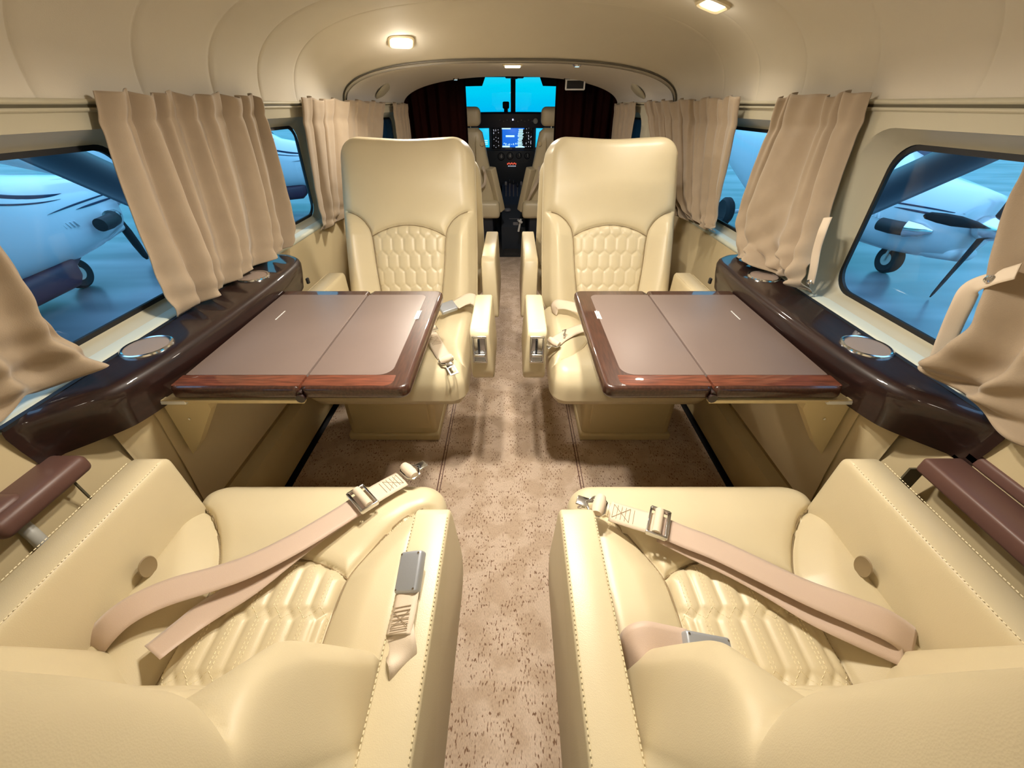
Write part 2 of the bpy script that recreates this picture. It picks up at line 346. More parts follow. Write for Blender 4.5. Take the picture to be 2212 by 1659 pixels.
# ------------------------------------------------------------------ side walls with window holes
def rrect(y0, y1, z0, z1, R, k):            # rounded rectangle, k points per corner
    pts = []
    for (cy, cz, a0) in ((y1 - R, z1 - R, 0), (y0 + R, z1 - R, 90), (y0 + R, z0 + R, 180), (y1 - R, z0 + R, 270)):
        for i in range(k):
            a = math.radians(a0 + 90 * i / (k - 1)); pts.append((cy + R * math.cos(a), cz + R * math.sin(a)))
    return pts
def wallx(z):                               # inner face of the lining
    return .768 + (1.09 - z) * .045
def hwy(y):                                 # the cabin narrows towards the cockpit
    return 1.0 if y < 1.9 else 1 - .115 * min(1, ((y - 1.9) / 1.15)) ** 1.2
WINS = [(-.42, .04), (.40, .932), (1.27, 1.75), (2.05, 2.42), (2.62, 2.90)]
CELLS = [-1.15, -.45 + .0, .235, 1.085, 1.9, 2.5, 3.02]
def build_wall(side):
    nm = 'left' if side < 0 else 'right'
    mb = MB(); Z0, Z1 = .695, 1.088
    S = lambda y, z, d=0: (side * (wallx(z) * hwy(y) + d), y, z)
    cells = [(-1.15, -.62), (-.62, .235), (.235, 1.085), (1.085, 1.9), (1.9, 2.5), (2.5, 3.02)]
    holes = [None] + WINS
    for (a, b), h in zip(cells, holes):
        if h is None:
            mb.add([S(a, Z0), S(b, Z0), S(b, Z1), S(a, Z1)], [(0, 1, 2, 3)]); continue
        k = 9; h0, h1 = h[0] - .055, h[1] + .055; zb, zt = .700, 1.062
        inner = rrect(h0, h1, zb, zt, .075, k)
        outer = []
        for i in range(4 * k):                 # cell border points matching the corners
            q, t = divmod(i, k); f = t / (k - 1)
            c = [(b, Z0 + .2, b, Z1, a + (b - a) * .5, Z1), (a + (b - a) * .5, Z1, a, Z1, a, Z0 + .2), (a, Z0 + .2, a, Z0, a + (b - a) * .5, Z0), (a + (b - a) * .5, Z0, b, Z0, b, Z0 + .2)][q]
            if f <= .5: g = f * 2; outer.append((c[0] + (c[2] - c[0]) * g, c[1] + (c[3] - c[1]) * g))
            else: g = f * 2 - 1; outer.append((c[2] + (c[4] - c[2]) * g, c[3] + (c[5] - c[3]) * g))
        rings = [[S(y, z) for y, z in outer], [S(y, z) for y, z in inner]]
        # the reveal curls in to the glass
        for (g, d, R) in ((.004, .006, .072), (.012, .015, .070), (.030, .036, .056), (.040, .046, .052), (.043, .048, .050)):
            rings.append([S(y, z, d) for y, z in rrect(h0 + g, h1 - g, zb + g * .45, zt - g * .62, R, k)])
        n = 4 * k; V = [p for r in rings for p in r]
        mb.add(V, [(i * n + j, i * n + (j + 1) % n, (i + 1) * n + (j + 1) % n, (i + 1) * n + j) for i in range(len(rings) - 1) for j in range(n)])
    o = mb.build('wall_' + nm, M['plastic'], sharp=60); tag(o, kind='structure')
    for wi, h in enumerate(WINS):
        h0, h1 = h[0] - .055, h[1] + .055; zb, zt = .700, 1.062; k = 9; g = .043
        A = rrect(h0 + g, h1 - g, zb + g * .45, zt - g * .62, .056, k); B = rrect(h0 + .054, h1 - .054, zb + .030, zt - .036, .050, k)
        mb = MB(); n = 4 * k
        rings = [[S(y, z, .048) for y, z in A], [S(y, z, .045) for y, z in B], [S(y, z, .052) for y, z in B]]
        mb.add([p for r in rings for p in r], [(i * n + j, i * n + (j + 1) % n, (i + 1) * n + (j + 1) % n, (i + 1) * n + j) for i in range(2) for j in range(n)])
        win = mb.build('window_%d' % (wi + 1 + (0 if side < 0 else 5)), M['black']); tag(win, kind='structure')
        mb = MB(); mb.add([S(y, z, .052) for y, z in B], [list(range(n))]); gl = mb.build('pane', M['glass'], win)
        # outer skin between lining and outside keeps daylight out around the panes
        mb = MB(); mb.add([S(y, z, .052) for y, z in A] + [S(y, z, .09) for y, z in rrect(h0 - .02, h1 + .02, zb - .03, zt + .03, .06, k)],
                          [(j, (j + 1) % n, n + (j + 1) % n, n + j) for j in range(n)]); mb.build('outer_frame', M['black'], win)
    # curtain rail with its double groove
    def strip(name, prof, m):
        V = []; ys = np.linspace(-1.15, 3.02, 60)
        for y in ys:
            for (d, z) in prof: V.append((side * (wallx(1.09) * hwy(y) - d), y, z))
        return mobj(name, V, gridfaces(60, len(prof)), m, recalc=False)
    r = strip('curtain_rail', [(-.004, 1.109), (.004, 1.108), (.007, 1.105), (.007, 1.101), (.002, 1.0995), (.002, 1.0955), (.006, 1.094), (.006, 1.090), (-.003, 1.087)], M['plastic'])
    tag(r, 'grooved beige curtain rail along the top of the %s window wall' % nm, 'curtain rail', 'curtain rails')
    g = strip('rail_groove', [(.0035, 1.0995), (.0035, 1.0945)], M['groove']); g.parent = r
    # pale sill strip under the windows
    V = []; prof = [(-.03, .708), (.004, .704), (.012, .700), (.012, .690), (.004, .684), (.004, .655)]
    ys = np.linspace(-1.15, 3.02, 40)
    for y in ys:
        for (d, z) in prof: V.append((side * (wallx(.70) * hwy(y) - d), y, z))
    tag(mobj('trim_%d' % (3 if side < 0 else 4), V, gridfaces(40, len(prof)), M['sill'], recalc=False), kind='structure')
    # lower side wall down to the floor
    prof = [(.775, .70), (.765, .60), (.745, .52), (.745, .30), (.80, .27), (.83, .20), (.87, .06), (.90, -.02)]
    V = []
    for y in ys:
        for (x, z) in prof: V.append((side * (x * hwy(y)), y, z))
    tag(mobj('wall_%s_lower' % nm, V, gridfaces(40, len(prof)), M['lower'], recalc=False), kind='structure')
    # duct beam running along the floor edge
    mb = MB(); mb.prism([(side * .80, .0), (side * .80, .10), (side * .775, .125), (side * .775, .19), (side * .80, .215), (side * .88, .215), (side * .88, 0)], 'y', .62, 2.9)
    tag(mb.build('trim_%d' % (5 if side < 0 else 6), M['leather_dark'], smooth=False), kind='structure')
for s_ in (-1, 1): build_wall(s_)
# rear and floor
mb = MB(); mb.add([(-.95, -1.15, -.05), (.95, -1.15, -.05), (.95, -1.15, 1.45), (-.95, -1.15, 1.45)], [(0, 1, 2, 3)]); tag(mb.build('wall_rear', M['liner']), kind='structure')
mb = MB(); mb.box((0, 1.14, -.01), (1.545, 4.58, .02)); tag(mb.build('floor', M['carpet'], smooth=False), kind='structure')
mb = MB(); mb.box((0, 1.9, -.03), (1.85, 6.2, .02)); tag(mb.build('floor_underlay', M['black'], smooth=False), kind='structure')
mb = MB()
for xx in (-.255, .255): mb.box((xx, 1.1, .0004), (.004, 4.2, .0008)); mb.box((xx + .010, 1.1, .0004), (.003, 4.2, .0008))
tag(mb.build('floor_track', M['brown'], smooth=False), kind='structure')
# roof shell outside the headliner keeps the daylight out
V = []
for y in (-1.16, 3.05):
    for (x, z) in section(.90, 1.50, 1.02, 2.6, 41): V.append((x, y, z))
tag(mobj('ceiling_outer_shell', V, gridfaces(2, 41), M['black'], recalc=False), kind='structure')

# ------------------------------------------------------------------ lamps
def lamp(x, y, power, i):
    zt = float(ceil_top(y)); n = 2.75; hw = .768
    z = 1.09 + (zt - 1.09) * (1 - (abs(x) / hw) ** n) ** (1 / n)
    gx = -math.copysign((abs(x) / hw) ** (n - 1) / hw, x); gz = -((z - 1.09) / (zt - 1.09)) ** (n - 1) / (zt - 1.09)
    nrm = Vector((gx, -.42 * abs(gz) if y > 1.8 else 0, gz)).normalized(); z -= .008 * 0
    q = nrm.to_track_quat('Z', 'Y').to_matrix()
    side = 'left' if x < 0 else 'right'
    where = {0: 'ahead of the left aft facing seat', 1: 'above the right aft facing seat', 2: 'over the left table', 3: 'over the right table', 4: 'unseen fill added above the left foreground seat back', 5: 'unseen fill added above the right foreground seat back'}[i]
    r = empty('ceiling_lamp', (x, y, z), 0, 'square recessed ceiling lamp glowing warm white, %s' % where, 'lamp', 'ceiling lamps')
    mb = MB(); k = 8; V = []; 
    def ring(w_, h_, R, d): return [q @ Vector((a, b, d)) for a, b in rrect(-w_ / 2, w_ / 2, -h_ / 2, h_ / 2, R, k)]
    rings = [ring(.104, .080, .022, -.012), ring(.102, .078, .022, .008), ring(.090, .066, .018, .011), ring(.078, .054, .015, .008), ring(.076, .052, .014, .004)]
    n_ = 4 * k; mb.add([p for rr in rings for p in rr], [(a * n_ + j, a * n_ + (j + 1) % n_, (a + 1) * n_ + (j + 1) % n_, (a + 1) * n_ + j) for a in range(4) for j in range(n_)])
    mb.build('lamp_bezel', M['bezel'], r)
    mb = MB(); mb.add(ring(.077, .053, .014, .007), [list(range(n_))]); mb.build('lamp_lens', M['lens'], r)
    ld = bpy.data.lights.new('lamp_light', 'AREA'); ld.shape = 'RECTANGLE'; ld.size = .07; ld.size_y = .05
    ld.energy = LAMP_W * power; ld.spread = math.radians(152); ld.color = (1.0, .905, .77)
    lo = bpy.data.objects.new('lamp_light', ld); C.objects.link(lo); lo.parent = r
    pd_ = bpy.data.lights.new('ceiling_fill', 'POINT'); pd_.shadow_soft_size = .02; pd_.energy = LAMP_W * power * .10; pd_.color = ld.color  # point light added below each lens to brighten the headliner
    po = bpy.data.objects.new('ceiling_fill', pd_); C.objects.link(po); po.parent = r; po.location = nrm * .045
    lo.location = nrm * .018; lo.rotation_euler = (-nrm).to_track_quat('Z', 'Y').to_euler()
for i, (x, y, p) in enumerate(LAMPS): lamp(x, y, p, i)
# dome light and small spots in the forward headliner
r = empty('dome_lamp', (.012, 2.42, 1.2545), 0, 'small warm dome lamp in the middle of the forward headliner', 'lamp')
mb = MB(); mb.box((0, 0, .002), (.10, .05, .012), .005); mb.build('lamp_bezel', M['bezel'], r)
mb = MB(); mb.box((0, 0, -.007), (.075, .034, .008), .003); mb.build('lamp_lens', M['lens'], r)
ld = bpy.data.lights.new('dome_light', 'AREA'); ld.size = .06; ld.energy = 6.0; ld.color = (1, .92, .84)
lo = bpy.data.objects.new('dome_light', ld); C.objects.link(lo); lo.parent = r; lo.location = (0, 0, -.016)
for (x, y, z, wh) in ((.31, 2.30, 1.252, 'right of the dome lamp'), (-.335, 2.99, 1.232, 'over the left edge of the windshield opening'), (.345, 2.99, 1.232, 'over the right edge of the windshield opening')):
    r = empty('spot_lamp', (x, y, z), 0, 'tiny round metal spot lamp %s' % wh, 'spot lamp', 'spot lamps of the forward headliner')
    mb = MB(); mb.lathe([(.022, .004), (.022, -.004), (.014, -.012), (.0, -.012)], (0, 0, 0), n=20); mb.build('spot_housing', M['chrome'], r)
    mb = MB(); mb.lathe([(.011, -.011), (.010, -.0135), (0, -.0135)], (0, 0, 0), n=16); mb.build('spot_lens', M['screen_text'], r)
r = empty('warning_sign', (.395, 2.975, 1.195), 0, 'small white framed dark sign box hanging at the cockpit arch', 'sign')
mb = MB()
for (c_, s_) in (((0, 0, -.022), (.115, .012, .008)), ((0, 0, .024), (.125, .012, .006)), ((-.056, 0, 0), (.010, .012, .046)), ((.056, 0, 0), (.010, .012, .046))): mb.box(c_, s_, .002)
mb.build('sign_frame', M['white'], r)
mb = MB(); mb.box((0, .004, .001), (.104, .008, .042)); mb.build('sign_face', M['black'], r)

# ------------------------------------------------------------------ padded leather pieces
def quilt(X, Y, w_, p, h):
    k = np.floor(Y / p); xs = lambda r: ((X / w_ + .5 * np.mod(r, 2)) % 1.0) - .5
    zz = k * p + h * 2 * np.abs(xs(k)); below = Y < zz; r = np.where(below, k - 1, k)
    zu = (r + 1) * p + h * 2 * np.abs(xs(r + 1)); zl = r * p + h * 2 * np.abs(xs(r))
    ca = math.cos(math.atan(h / (w_ / 2)))
    return np.minimum(np.minimum((.5 - np.abs(xs(r))) * w_, np.abs(zu - Y) * ca), np.abs(Y - zl) * ca)
def pad(parent, name, W, H, D, R, rr, n, disp, xf, mt, region=None, rname=None, Db=.03, rb=.02):
    """padded slab: detailed front face, rounded rim, plain back"""
    def ringmap(U, Vv, R):
        rho = np.maximum(np.abs(U), np.abs(Vv)); A = U * W / 2; B = Vv * H / 2
        hw, hh, Rr = rho * W / 2, rho * H / 2, R * rho ** 1.5
        qa = np.clip(A, -(hw - Rr), hw - Rr); qb = np.clip(B, -(hh - Rr), hh - Rr)
        da, db = A - qa, B - qb; L_ = np.hypot(da, db); Li = np.maximum(np.abs(da), np.abs(db)); k = np.where(L_ > 1e-9, Li / np.maximum(L_, 1e-9), 1)
        return qa + da * k, qb + db * k
    def sdf(A, B):
        qa = np.abs(A) - (W / 2 - R); qb = np.abs(B) - (H / 2 - R)
        return R - (np.hypot(np.maximum(qa, 0), np.maximum(qb, 0)) + np.minimum(np.maximum(qa, qb), 0))
    s = np.linspace(-1, 1, n); s = .62 * s + .38 * np.sin(s * PI / 2)
    U, Vv = np.meshgrid(s, s, indexing='ij'); A, B = ringmap(U, Vv, R); e = np.maximum(sdf(A, B), 0)
    d = D - rr + np.where(e < rr, np.sqrt(np.maximum(rr * rr - (rr - e) ** 2, 0)), rr)
    fade = sstep(e, .002, .03); dd, qmask = disp(A, B)
    d = d + dd * fade
    Vt = [xf(a, b, c) for a, b, c in zip(A.ravel(), B.ravel(), d.ravel())]
    faces = gridfaces(n, n); inner = []; outer = []
    if region is not None:
        rm = region(A, B).ravel()
        for f in faces: (inner if rm[f[0]] and rm[f[2]] else outer).append(f)
    else: outer = faces
    mb = MB(); mb.V = list(Vt); mb.F = list(outer)
    # rim wall
    idx = [i * n for i in range(n)] + [(n - 1) * n + j for j in range(1, n)] + [i * n + n - 1 for i in range(n - 2, -1, -1)] + [j for j in range(n - 2, 0, -1)]
    Al, Bl = A.ravel(), B.ravel(); prev = idx
    for h in (0.35, -.0, None):
        base = len(mb.V); dep = (D - rr) * h if h is not None else -Db + rb
        for i in idx: mb.V.append(xf(Al[i], Bl[i], dep))
        cur = list(range(base, base + len(idx)))
        for j in range(len(idx)): mb.F.append((prev[j], prev[(j + 1) % len(idx)], cur[(j + 1) % len(idx)], cur[j]))
        prev = cur
    m2 = 30; s2 = np.linspace(-1, 1, m2); s2 = .55 * s2 + .45 * np.sin(s2 * PI / 2); U2, V2 = np.meshgrid(s2, s2, indexing='ij'); A2, B2 = ringmap(U2, V2, R); e2 = np.maximum(sdf(A2, B2), 0)
    d2 = -(Db - rb + np.where(e2 < rb, np.sqrt(np.maximum(rb * rb - (rb - e2) ** 2, 0)), rb))
    mb.add([xf(a, b, c) for a, b, c in zip(A2.ravel(), B2.ravel(), d2.ravel())], [f[::-1] for f in gridfaces(m2, m2)])
    o = mobj(name, mb.V, mb.F, mt, parent)
    if inner:
        used = sorted(set(i for f in inner for i in f)); rem = {k: i for i, k in enumerate(used)}
        mobj(rname, [Vt[i] for i in used], [[rem[i] for i in f] for f in inner], mt, o, recalc=False)
    return o
def seam_pack(arc, wing, H, sgnB):
    pass

# back: b measured from the bottom of the back; cushion: b measured from its rear edge
BACK_W, BACK_H = .50, .66
def mirror(P): return [(-x, y) for x, y in P]
WING_B = [(.108, -.05), (.115, .06), (.128, .18), (.138, .302), (.155, .345), (.182, .372), (.215, .388), (.26, .398)]
ARC_B = [(a, .342 - .040 * (a / .138) ** 2) for a in np.linspace(-.138, .138, 15)]
WB = [tuple(p) for p in catmull(WING_B, 6)]
def back_disp(q=True, soft=1.0):
    def f(A, B0):
        B = B0 + BACK_H / 2; aA = np.abs(A)
        edge = np.interp(B, [p[1] for p in WING_B], [p[0] for p in WING_B])
        dw = polydist(aA, B, WB); da = polydist(A, B, ARC_B)
        arcB = .342 - .040 * (A / .138) ** 2
        inq = (aA < edge) & (B < arcB); wing = (aA >= edge) & (B < .40)
        bol = .040 * sstep(np.where(wing, aA - edge, 0), 0, .07) * (1 - .55 * sstep(B, .28, .40)) * (1 - .5 * sstep(aA, .19, .25))
        head = np.where(~inq & ~wing, .018 * sstep(B, .36, .50) * (1 - .6 * (aA / .25) ** 2), 0)
        lobes = .009 * sstep(aA, .10, .19) * sstep(B, .50, .60)
        d = bol + head + lobes
        if q:
            qd = quilt(A + .0205, B + .012, .041, .061, .016)
            d = d + np.where(inq, .0042 * (1 - np.exp(-qd / .0050)) - .002, 0)
        ds = np.minimum(dw, da)
        d = d - .0075 * np.exp(-(ds / .0042) ** 2) - .006 * np.exp(-(ds / .016) ** 2)
        return d, inq
    return f
def back_region(A, B0):
    B = B0 + BACK_H / 2; edge = np.interp(B, [p[1] for p in WING_B], [p[0] for p in WING_B])
    return (np.abs(A) < edge) & (B < .342 - .040 * (A / .138) ** 2)
CU_W, CU_H = .51, .52
WING_C = [(.112, -.1), (.108, .15), (.108, .24), (.112, .297), (.130, .338), (.162, .388), (.198, .425), (.262, .456)]
WC = [tuple(p) for p in catmull(WING_C, 6)]
ARC_C = [(a, .336 - .036 * (a / .112) ** 2) for a in np.linspace(-.112, .112, 13)]
def cush_disp(q=True):
    def f(A, B0):
        B = B0 + CU_H / 2; aA = np.abs(A)
        edge = np.interp(B, [p[1] for p in WING_C], [p[0] for p in WING_C])
        dw = polydist(aA, B, WC); da = polydist(A, B, ARC_C)
        inq = (aA < edge) & (B < .336 - .036 * (A / .112) ** 2); wing = (aA >= edge) & (B < .456)
        d = .020 * sstep(np.where(wing, aA - edge, 0), 0, .06) * (1 - .4 * sstep(aA, .2, .25))
        d = d + np.where(~inq & ~wing, .010 * sstep(B, .34, .42) - .01 * sstep(B, .44, .52), 0) - .014 * sstep(-B, -.25, 0)
        if q:
            qd = quilt(A + .018, B + .02, .0358, .084, .018)
            d = d + np.where(inq, .0060 * (1 - np.exp(-qd / .0055)) - .004, 0)
        ds = np.minimum(dw, da)
        d = d - .008 * np.exp(-(ds / .0038) ** 2) - .006 * np.exp(-(ds / .014) ** 2)
        return d, inq
    return f
def cush_region(A, B0):
    B = B0 + CU_H / 2; edge = np.interp(B, [p[1] for p in WING_C], [p[0] for p in WING_C])
    return (np.abs(A) < edge) & (B < .336 - .036 * (A / .112) ** 2)

def stitches(mb, path, step=.0052, ln=.0034, r=.00075, up=(0, 0, 1)):
    P = catmull(path, 10); L_ = np.r_[0, np.cumsum(np.linalg.norm(np.diff(P, axis=0), axis=1))]
    for s in np.arange(step, L_[-1], step):
        a = np.array([np.interp(s - ln / 2, L_, P[:, k]) for k in range(3)]); b = np.array([np.interp(s + ln / 2, L_, P[:, k]) for k in range(3)])
        d = Vector(b - a).normalized(); u = Vector(up); v = d.cross(u).normalized() * r; w_ = u * r
        A_, B_ = Vector(a), Vector(b)
        mb.add([A_ - v, A_ + w_, A_ + v, B_ - v, B_ + w_, B_ + v], [(0, 1, 4, 3), (1, 2, 5, 4), (0, 2, 1), (3, 4, 5)])

def armrest(parent, x0, x1, y0, y1, z0, z1, name='armrest', r=.012, flare=0, plate=None, seamside=1, stitch=True, cut=0):
    """padded arm: side profile rounded at the front, front is at y1"""
    hx = (x1 - x0) / 2; cx = (x0 + x1) / 2
    prof = []
    def arc(cy, cz, rr, a0, a1, k=6):
        for i in range(k): a = math.radians(a0 + (a1 - a0) * i / (k - 1)); prof.append((cy + rr * math.cos(a), cz + rr * math.sin(a)))
    rf = .018; arc(y1 - rf, z1 - rf, rf, 90, 0); 
    rl = min(.05, (z1 - z0) * .4); arc(y1 - rl, z0 + rl, rl, 0, -90); arc(y0 + .02, z0 + .02, .02, 270, 180)
    if cut: prof.append((y0, z1 - cut)); prof.append((y0 + cut * 1.3, z1))
    else: arc(y0 + .02, z1 - .02, .02, 180, 90)
    n = len(prof); cyy = (y0 + y1) / 2; czz = (z0 + z1) / 2
    rings = []
    for (t, off) in ((-1, r), (-.97, r * .55), (-.90, r * .15), (-.8, 0), (.8, 0), (.90, r * .15), (.97, r * .55), (1, r)):
        ring = []
        for (y, z) in prof:
            ny, nz_ = y - cyy, z - czz; hy, hz = (y1 - y0) / 2, (z1 - z0) / 2
            fy = 1 - off / hy; fz = 1 - off / hz
            xx = cx + t * (hx - 0) + (flare * (z1 - z) / (z1 - z0) * (1 if t * np.sign(flare if flare else 1) > 0 else 0))
            ring.append((xx, cyy + ny * fy, czz + nz_ * fz))
        rings.append(ring)
    mb = MB(); V = [p for q in rings for p in q]
    Fc = [(i * n + j, i * n + (j + 1) % n, (i + 1) * n + (j + 1) % n, (i + 1) * n + j) for i in range(len(rings) - 1) for j in range(n)]
    # end caps bulge a little
    for (k, sg) in ((0, -1), (len(rings) - 1, 1)):
        c = len(V); V.append((rings[k][0][0] + sg * .001, cyy, czz)); base = k * n
        Fc += [(base + j, base + (j + 1) % n, c) for j in range(n)]
    mb.add(V, Fc); o = mb.build(name, M['leather'], parent, sharp=50)
    if stitch:
        mb = MB()
        for xs_ in (x0 + hx * .10, x1 - hx * .10):
            stitches(mb, [(xs_, y0 + .03, z1 + .0002), (xs_, (y0 + y1) / 2, z1 + .0002), (xs_, y1 - .02, z1 + .0002)])
        s = mb.build('stitching', M['thread'], o, smooth=False); s['kind'] = 'stuff'
    return o

def rot_x(a): return Matrix.Rotation(a, 3, 'X')
def build_seat(loc, rz, inb, label, cy=0.0, back_y=-.245, tilt=25, arm_in=(.245, .298), arm_out=(.212, .27), ain=(-.30, .02), aout=(-.30, .10),
               back_shift=0, n=150, ped_x=.08, ped=(-.46, -.19), plate=False, armz=.60, back_z=.40, cut=0, group='cream leather cabin seats', armz0=.43, cat='seat', out_z0=.36, quilt_on=True):
    """local frame: origin on the floor under the cushion centre, +y is the way the seat faces; inb = +-1 towards the aisle"""
    r = empty('cabin_seat', loc, rz, label, cat, group)
    ztop = .455; D = .075
    def cxf(a, b, d):
        # waterfall front: sags over the last few centimetres
        return (a, b + cy, ztop - D + d - .012 * max(0, (b - .14) / .12) ** 2 + .0 * a)
    cu = pad(r, 'seat_cushion', CU_W, CU_H, D, .055, .05, n, cush_disp(quilt_on), cxf, M['leather'], cush_region, 'quilted_panel', Db=.045, rb=.03)
    if n >= 200:
        P_ = []; w_, p_, h_ = .0358, .084, .018
        def on(a, b): return (a, b)
        for row in range(-1, 6):
            o5 = .5 * (row % 2)
            for k in range(-5, 6):
                xb = (k + .5 - o5) * w_ - .018; yb0 = row * p_ + h_ - .02; yb1 = (row + 1) * p_ - .02
                for sd in (-.0026, .0026):
                    P_.append(((xb + sd, yb0), (xb + sd, yb1)))
                P_.append(((xb, yb1), (xb + w_ / 2, yb1 + h_))); P_.append(((xb, yb1), (xb - w_ / 2, yb1 + h_)))
        mb = MB(); f = cush_disp(quilt_on)
        for (a0_, b0_), (a1_, b1_) in P_:
            L0 = math.hypot(a1_ - a0_, b1_ - b0_); m_ = int(L0 / .0058)
            for q in range(m_):
                t0, t1 = (q + .18) / m_, (q + .78) / m_
                aa = np.array([a0_ + (a1_ - a0_) * t0, a0_ + (a1_ - a0_) * t1]); bb = np.array([b0_ + (b1_ - b0_) * t0, b0_ + (b1_ - b0_) * t1])
                if abs(aa).max() > .108 or bb.min() < .09 or bb.max() > .333 - .036 * (aa.max() / .112) ** 2: continue
                dd, _ = f(aa, bb - CU_H / 2); p0 = Vector(cxf(aa[0], bb[0] - CU_H / 2, D + dd[0] + .0002)); p1 = Vector(cxf(aa[1], bb[1] - CU_H / 2, D + dd[1] + .0002))
                v = (p1 - p0).normalized().cross(Vector((0, 0, 1))) * .0007; u = Vector((0, 0, .0008))
                mb.add([p0 - v, p0 + u, p0 + v, p1 - v, p1 + u, p1 + v], [(0, 1, 4, 3), (1, 2, 5, 4), (0, 2, 1), (3, 4, 5)])
        if mb.V: st = mb.build('quilt_stitching', M['thread'], r, smooth=False); st['kind'] = 'stuff'
    t = math.radians(tilt); by = back_y
    def bxf(a, b, d):
        bb = b + BACK_H / 2; taper = 1 + .02 * math.sin(PI * bb / BACK_H) 
        lift = -.010 * math.exp(-(a / .12) ** 2) * (bb / BACK_H) ** 8
        y = by - math.sin(t) * bb + math.cos(t) * (d); z = back_z + math.cos(t) * (bb + lift) + math.sin(t) * (d)
        return (a * taper + back_shift * (bb / BACK_H - .0), y, z)
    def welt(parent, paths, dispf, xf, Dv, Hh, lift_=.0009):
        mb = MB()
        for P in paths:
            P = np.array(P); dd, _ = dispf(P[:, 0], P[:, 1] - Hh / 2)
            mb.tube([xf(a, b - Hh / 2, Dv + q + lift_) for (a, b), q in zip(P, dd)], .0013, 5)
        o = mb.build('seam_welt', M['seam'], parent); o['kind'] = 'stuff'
    bk = pad(r, 'backrest', BACK_W, BACK_H, .055, .080, .055, n, back_disp(quilt_on), bxf, M['leather'], back_region, 'quilted_panel', Db=.07, rb=.045)
    if n >= 200:
        cl = lambda P, lim, b0, b1: [p for p in P if abs(p[0]) < lim and b0 < p[1] < b1]
        wb = cl(WB, .222 if plate else .15, .03, 9); wc = cl(WC, .222, .05, 9)
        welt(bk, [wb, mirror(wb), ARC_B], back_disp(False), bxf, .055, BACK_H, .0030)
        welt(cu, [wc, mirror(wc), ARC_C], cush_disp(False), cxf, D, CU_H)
    # seat pan and pedestal
    mb = MB(); mb.box((0, cy - .01, .338), (.46, .46, .075), .02); mb.build('seat_pan', M['leather_dark'], r)
    px = -inb * ped_x; y0, y1 = ped
    mb = MB(); mb.box((px, (y0 + y1) / 2 + .0, .155), (.35, y1 - y0, .29), .018, taper=(.97, .93)); pd = mb.build('pedestal', M['leather_dark'], r)
    mb = MB(); mb.box((px, y1 + .001, .15), (.30, .012, .17), .004); mb.build('pedestal_panel', M['leather_dark'], pd)
    mb = MB(); mb.box((px, (y0 + y1) / 2 + .004, .018), (.362, y1 - y0 + .014, .034), .008); mb.build('pedestal_foot', M['leather_dark'], pd)
    # arms
    a0, a1 = sorted((inb * arm_in[0], inb * arm_in[1]))
    ai = armrest(r, a0, a1, ain[0], ain[1], armz0, armz, 'inboard_armrest', r=.007, flare=inb * .010, cut=cut)
    b0, b1 = sorted((-inb * arm_out[0], -inb * arm_out[1]))
    ao = armrest(r, b0, b1, aout[0], aout[1], out_z0, armz, 'outboard_armrest', r=.014)
    if n >= 200 and not plate:
        mb = MB(); xi = -inb * (arm_out[0] - .0135)
        mb.lathe([(.013, .0), (.012, .0014), (.009, .0004), (.0005, .0002)], (0, 0, 0), axis='x', n=24)
        mb.V = [(xi + inb * x_q, y_q * 1.2 + .035, z_q * 1.5 + .492) for x_q, y_q, z_q in mb.V]
        mb.build('recline_recess', M['seam'], ao)  # flat disc, the shade inside the hollow is in its dark colour
    if plate:
        xc = inb * (arm_in[0] + arm_in[1]) / 2; yf = ain[1]; zc = armz - .058
        mb = MB()
        for (c_, s_) in (((xc, yf + .002, zc + .040), (.040, .008, .006)), ((xc, yf + .002, zc - .040), (.040, .008, .006)), ((xc - .018, yf + .002, zc), (.005, .008, .084)), ((xc + .018, yf + .002, zc), (.005, .008, .084))): mb.box(c_, s_, .0015)
        mb.box((xc, yf, zc), (.034, .004, .08), .001); p = mb.build('lever_plate', M['chrome'], ai)
        mb = MB(); mb.box((xc + .002, yf + .004, zc + .012), (.006, .004, .042), .001); mb.build('lever_slot', M['black'], ai)
        mb = MB(); mb.box((xc, yf + .008, zc - .014), (.032, .014, .009), .003); mb.build('recline_lever', M['chrome'], ai)
        mb = MB(); mb.box((xc, yf + .0035, zc - .029), (.028, .004, .018), .001); mb.build('lever_well', M['satin'], ai)
    return r

SX = .383
for s_ in (-1, 1):
    nm = 'left' if s_ < 0 else 'right'
    # rear pair, facing forward, closest to the camera
    build_seat((s_ * SX, .295, 0), 0, -s_, 'cream leather seat facing forward in the %s foreground behind its table' % nm,
               back_shift=s_ * .030, back_y=-.155, tilt=16.5, arm_in=(.245, .300), arm_out=(.212, .272), ain=(-.32, .075), aout=(-.32, .180), n=210, ped=(-.12, .20))
    # forward pair, facing aft
    build_seat((s_ * SX, 1.195, 0), PI, s_, 'cream leather seat facing aft beyond the %s table' % nm,
               back_y=-.235, tilt=25, arm_in=(.275, .330), arm_out=(.225, .285), ain=(.0, .262), aout=(-.20, .20), n=210, plate=True, ped=(-.20, .065), armz0=.42)
    # third pair ahead of them, mostly hidden
    build_seat((s_ * SX, 2.03, 0), 0, -s_, 'cream leather seat ahead of the %s aft facing seat, only its aisle armrest in view' % nm,
               back_y=-.06, tilt=4, back_z=.27, arm_in=(.268, .325), arm_out=(.225, .285), ain=(-.50, -.07), aout=(-.40, -.06), n=60, armz=.60, armz0=.34, cut=.014, ped=(-.1, .18), quilt_on=False)

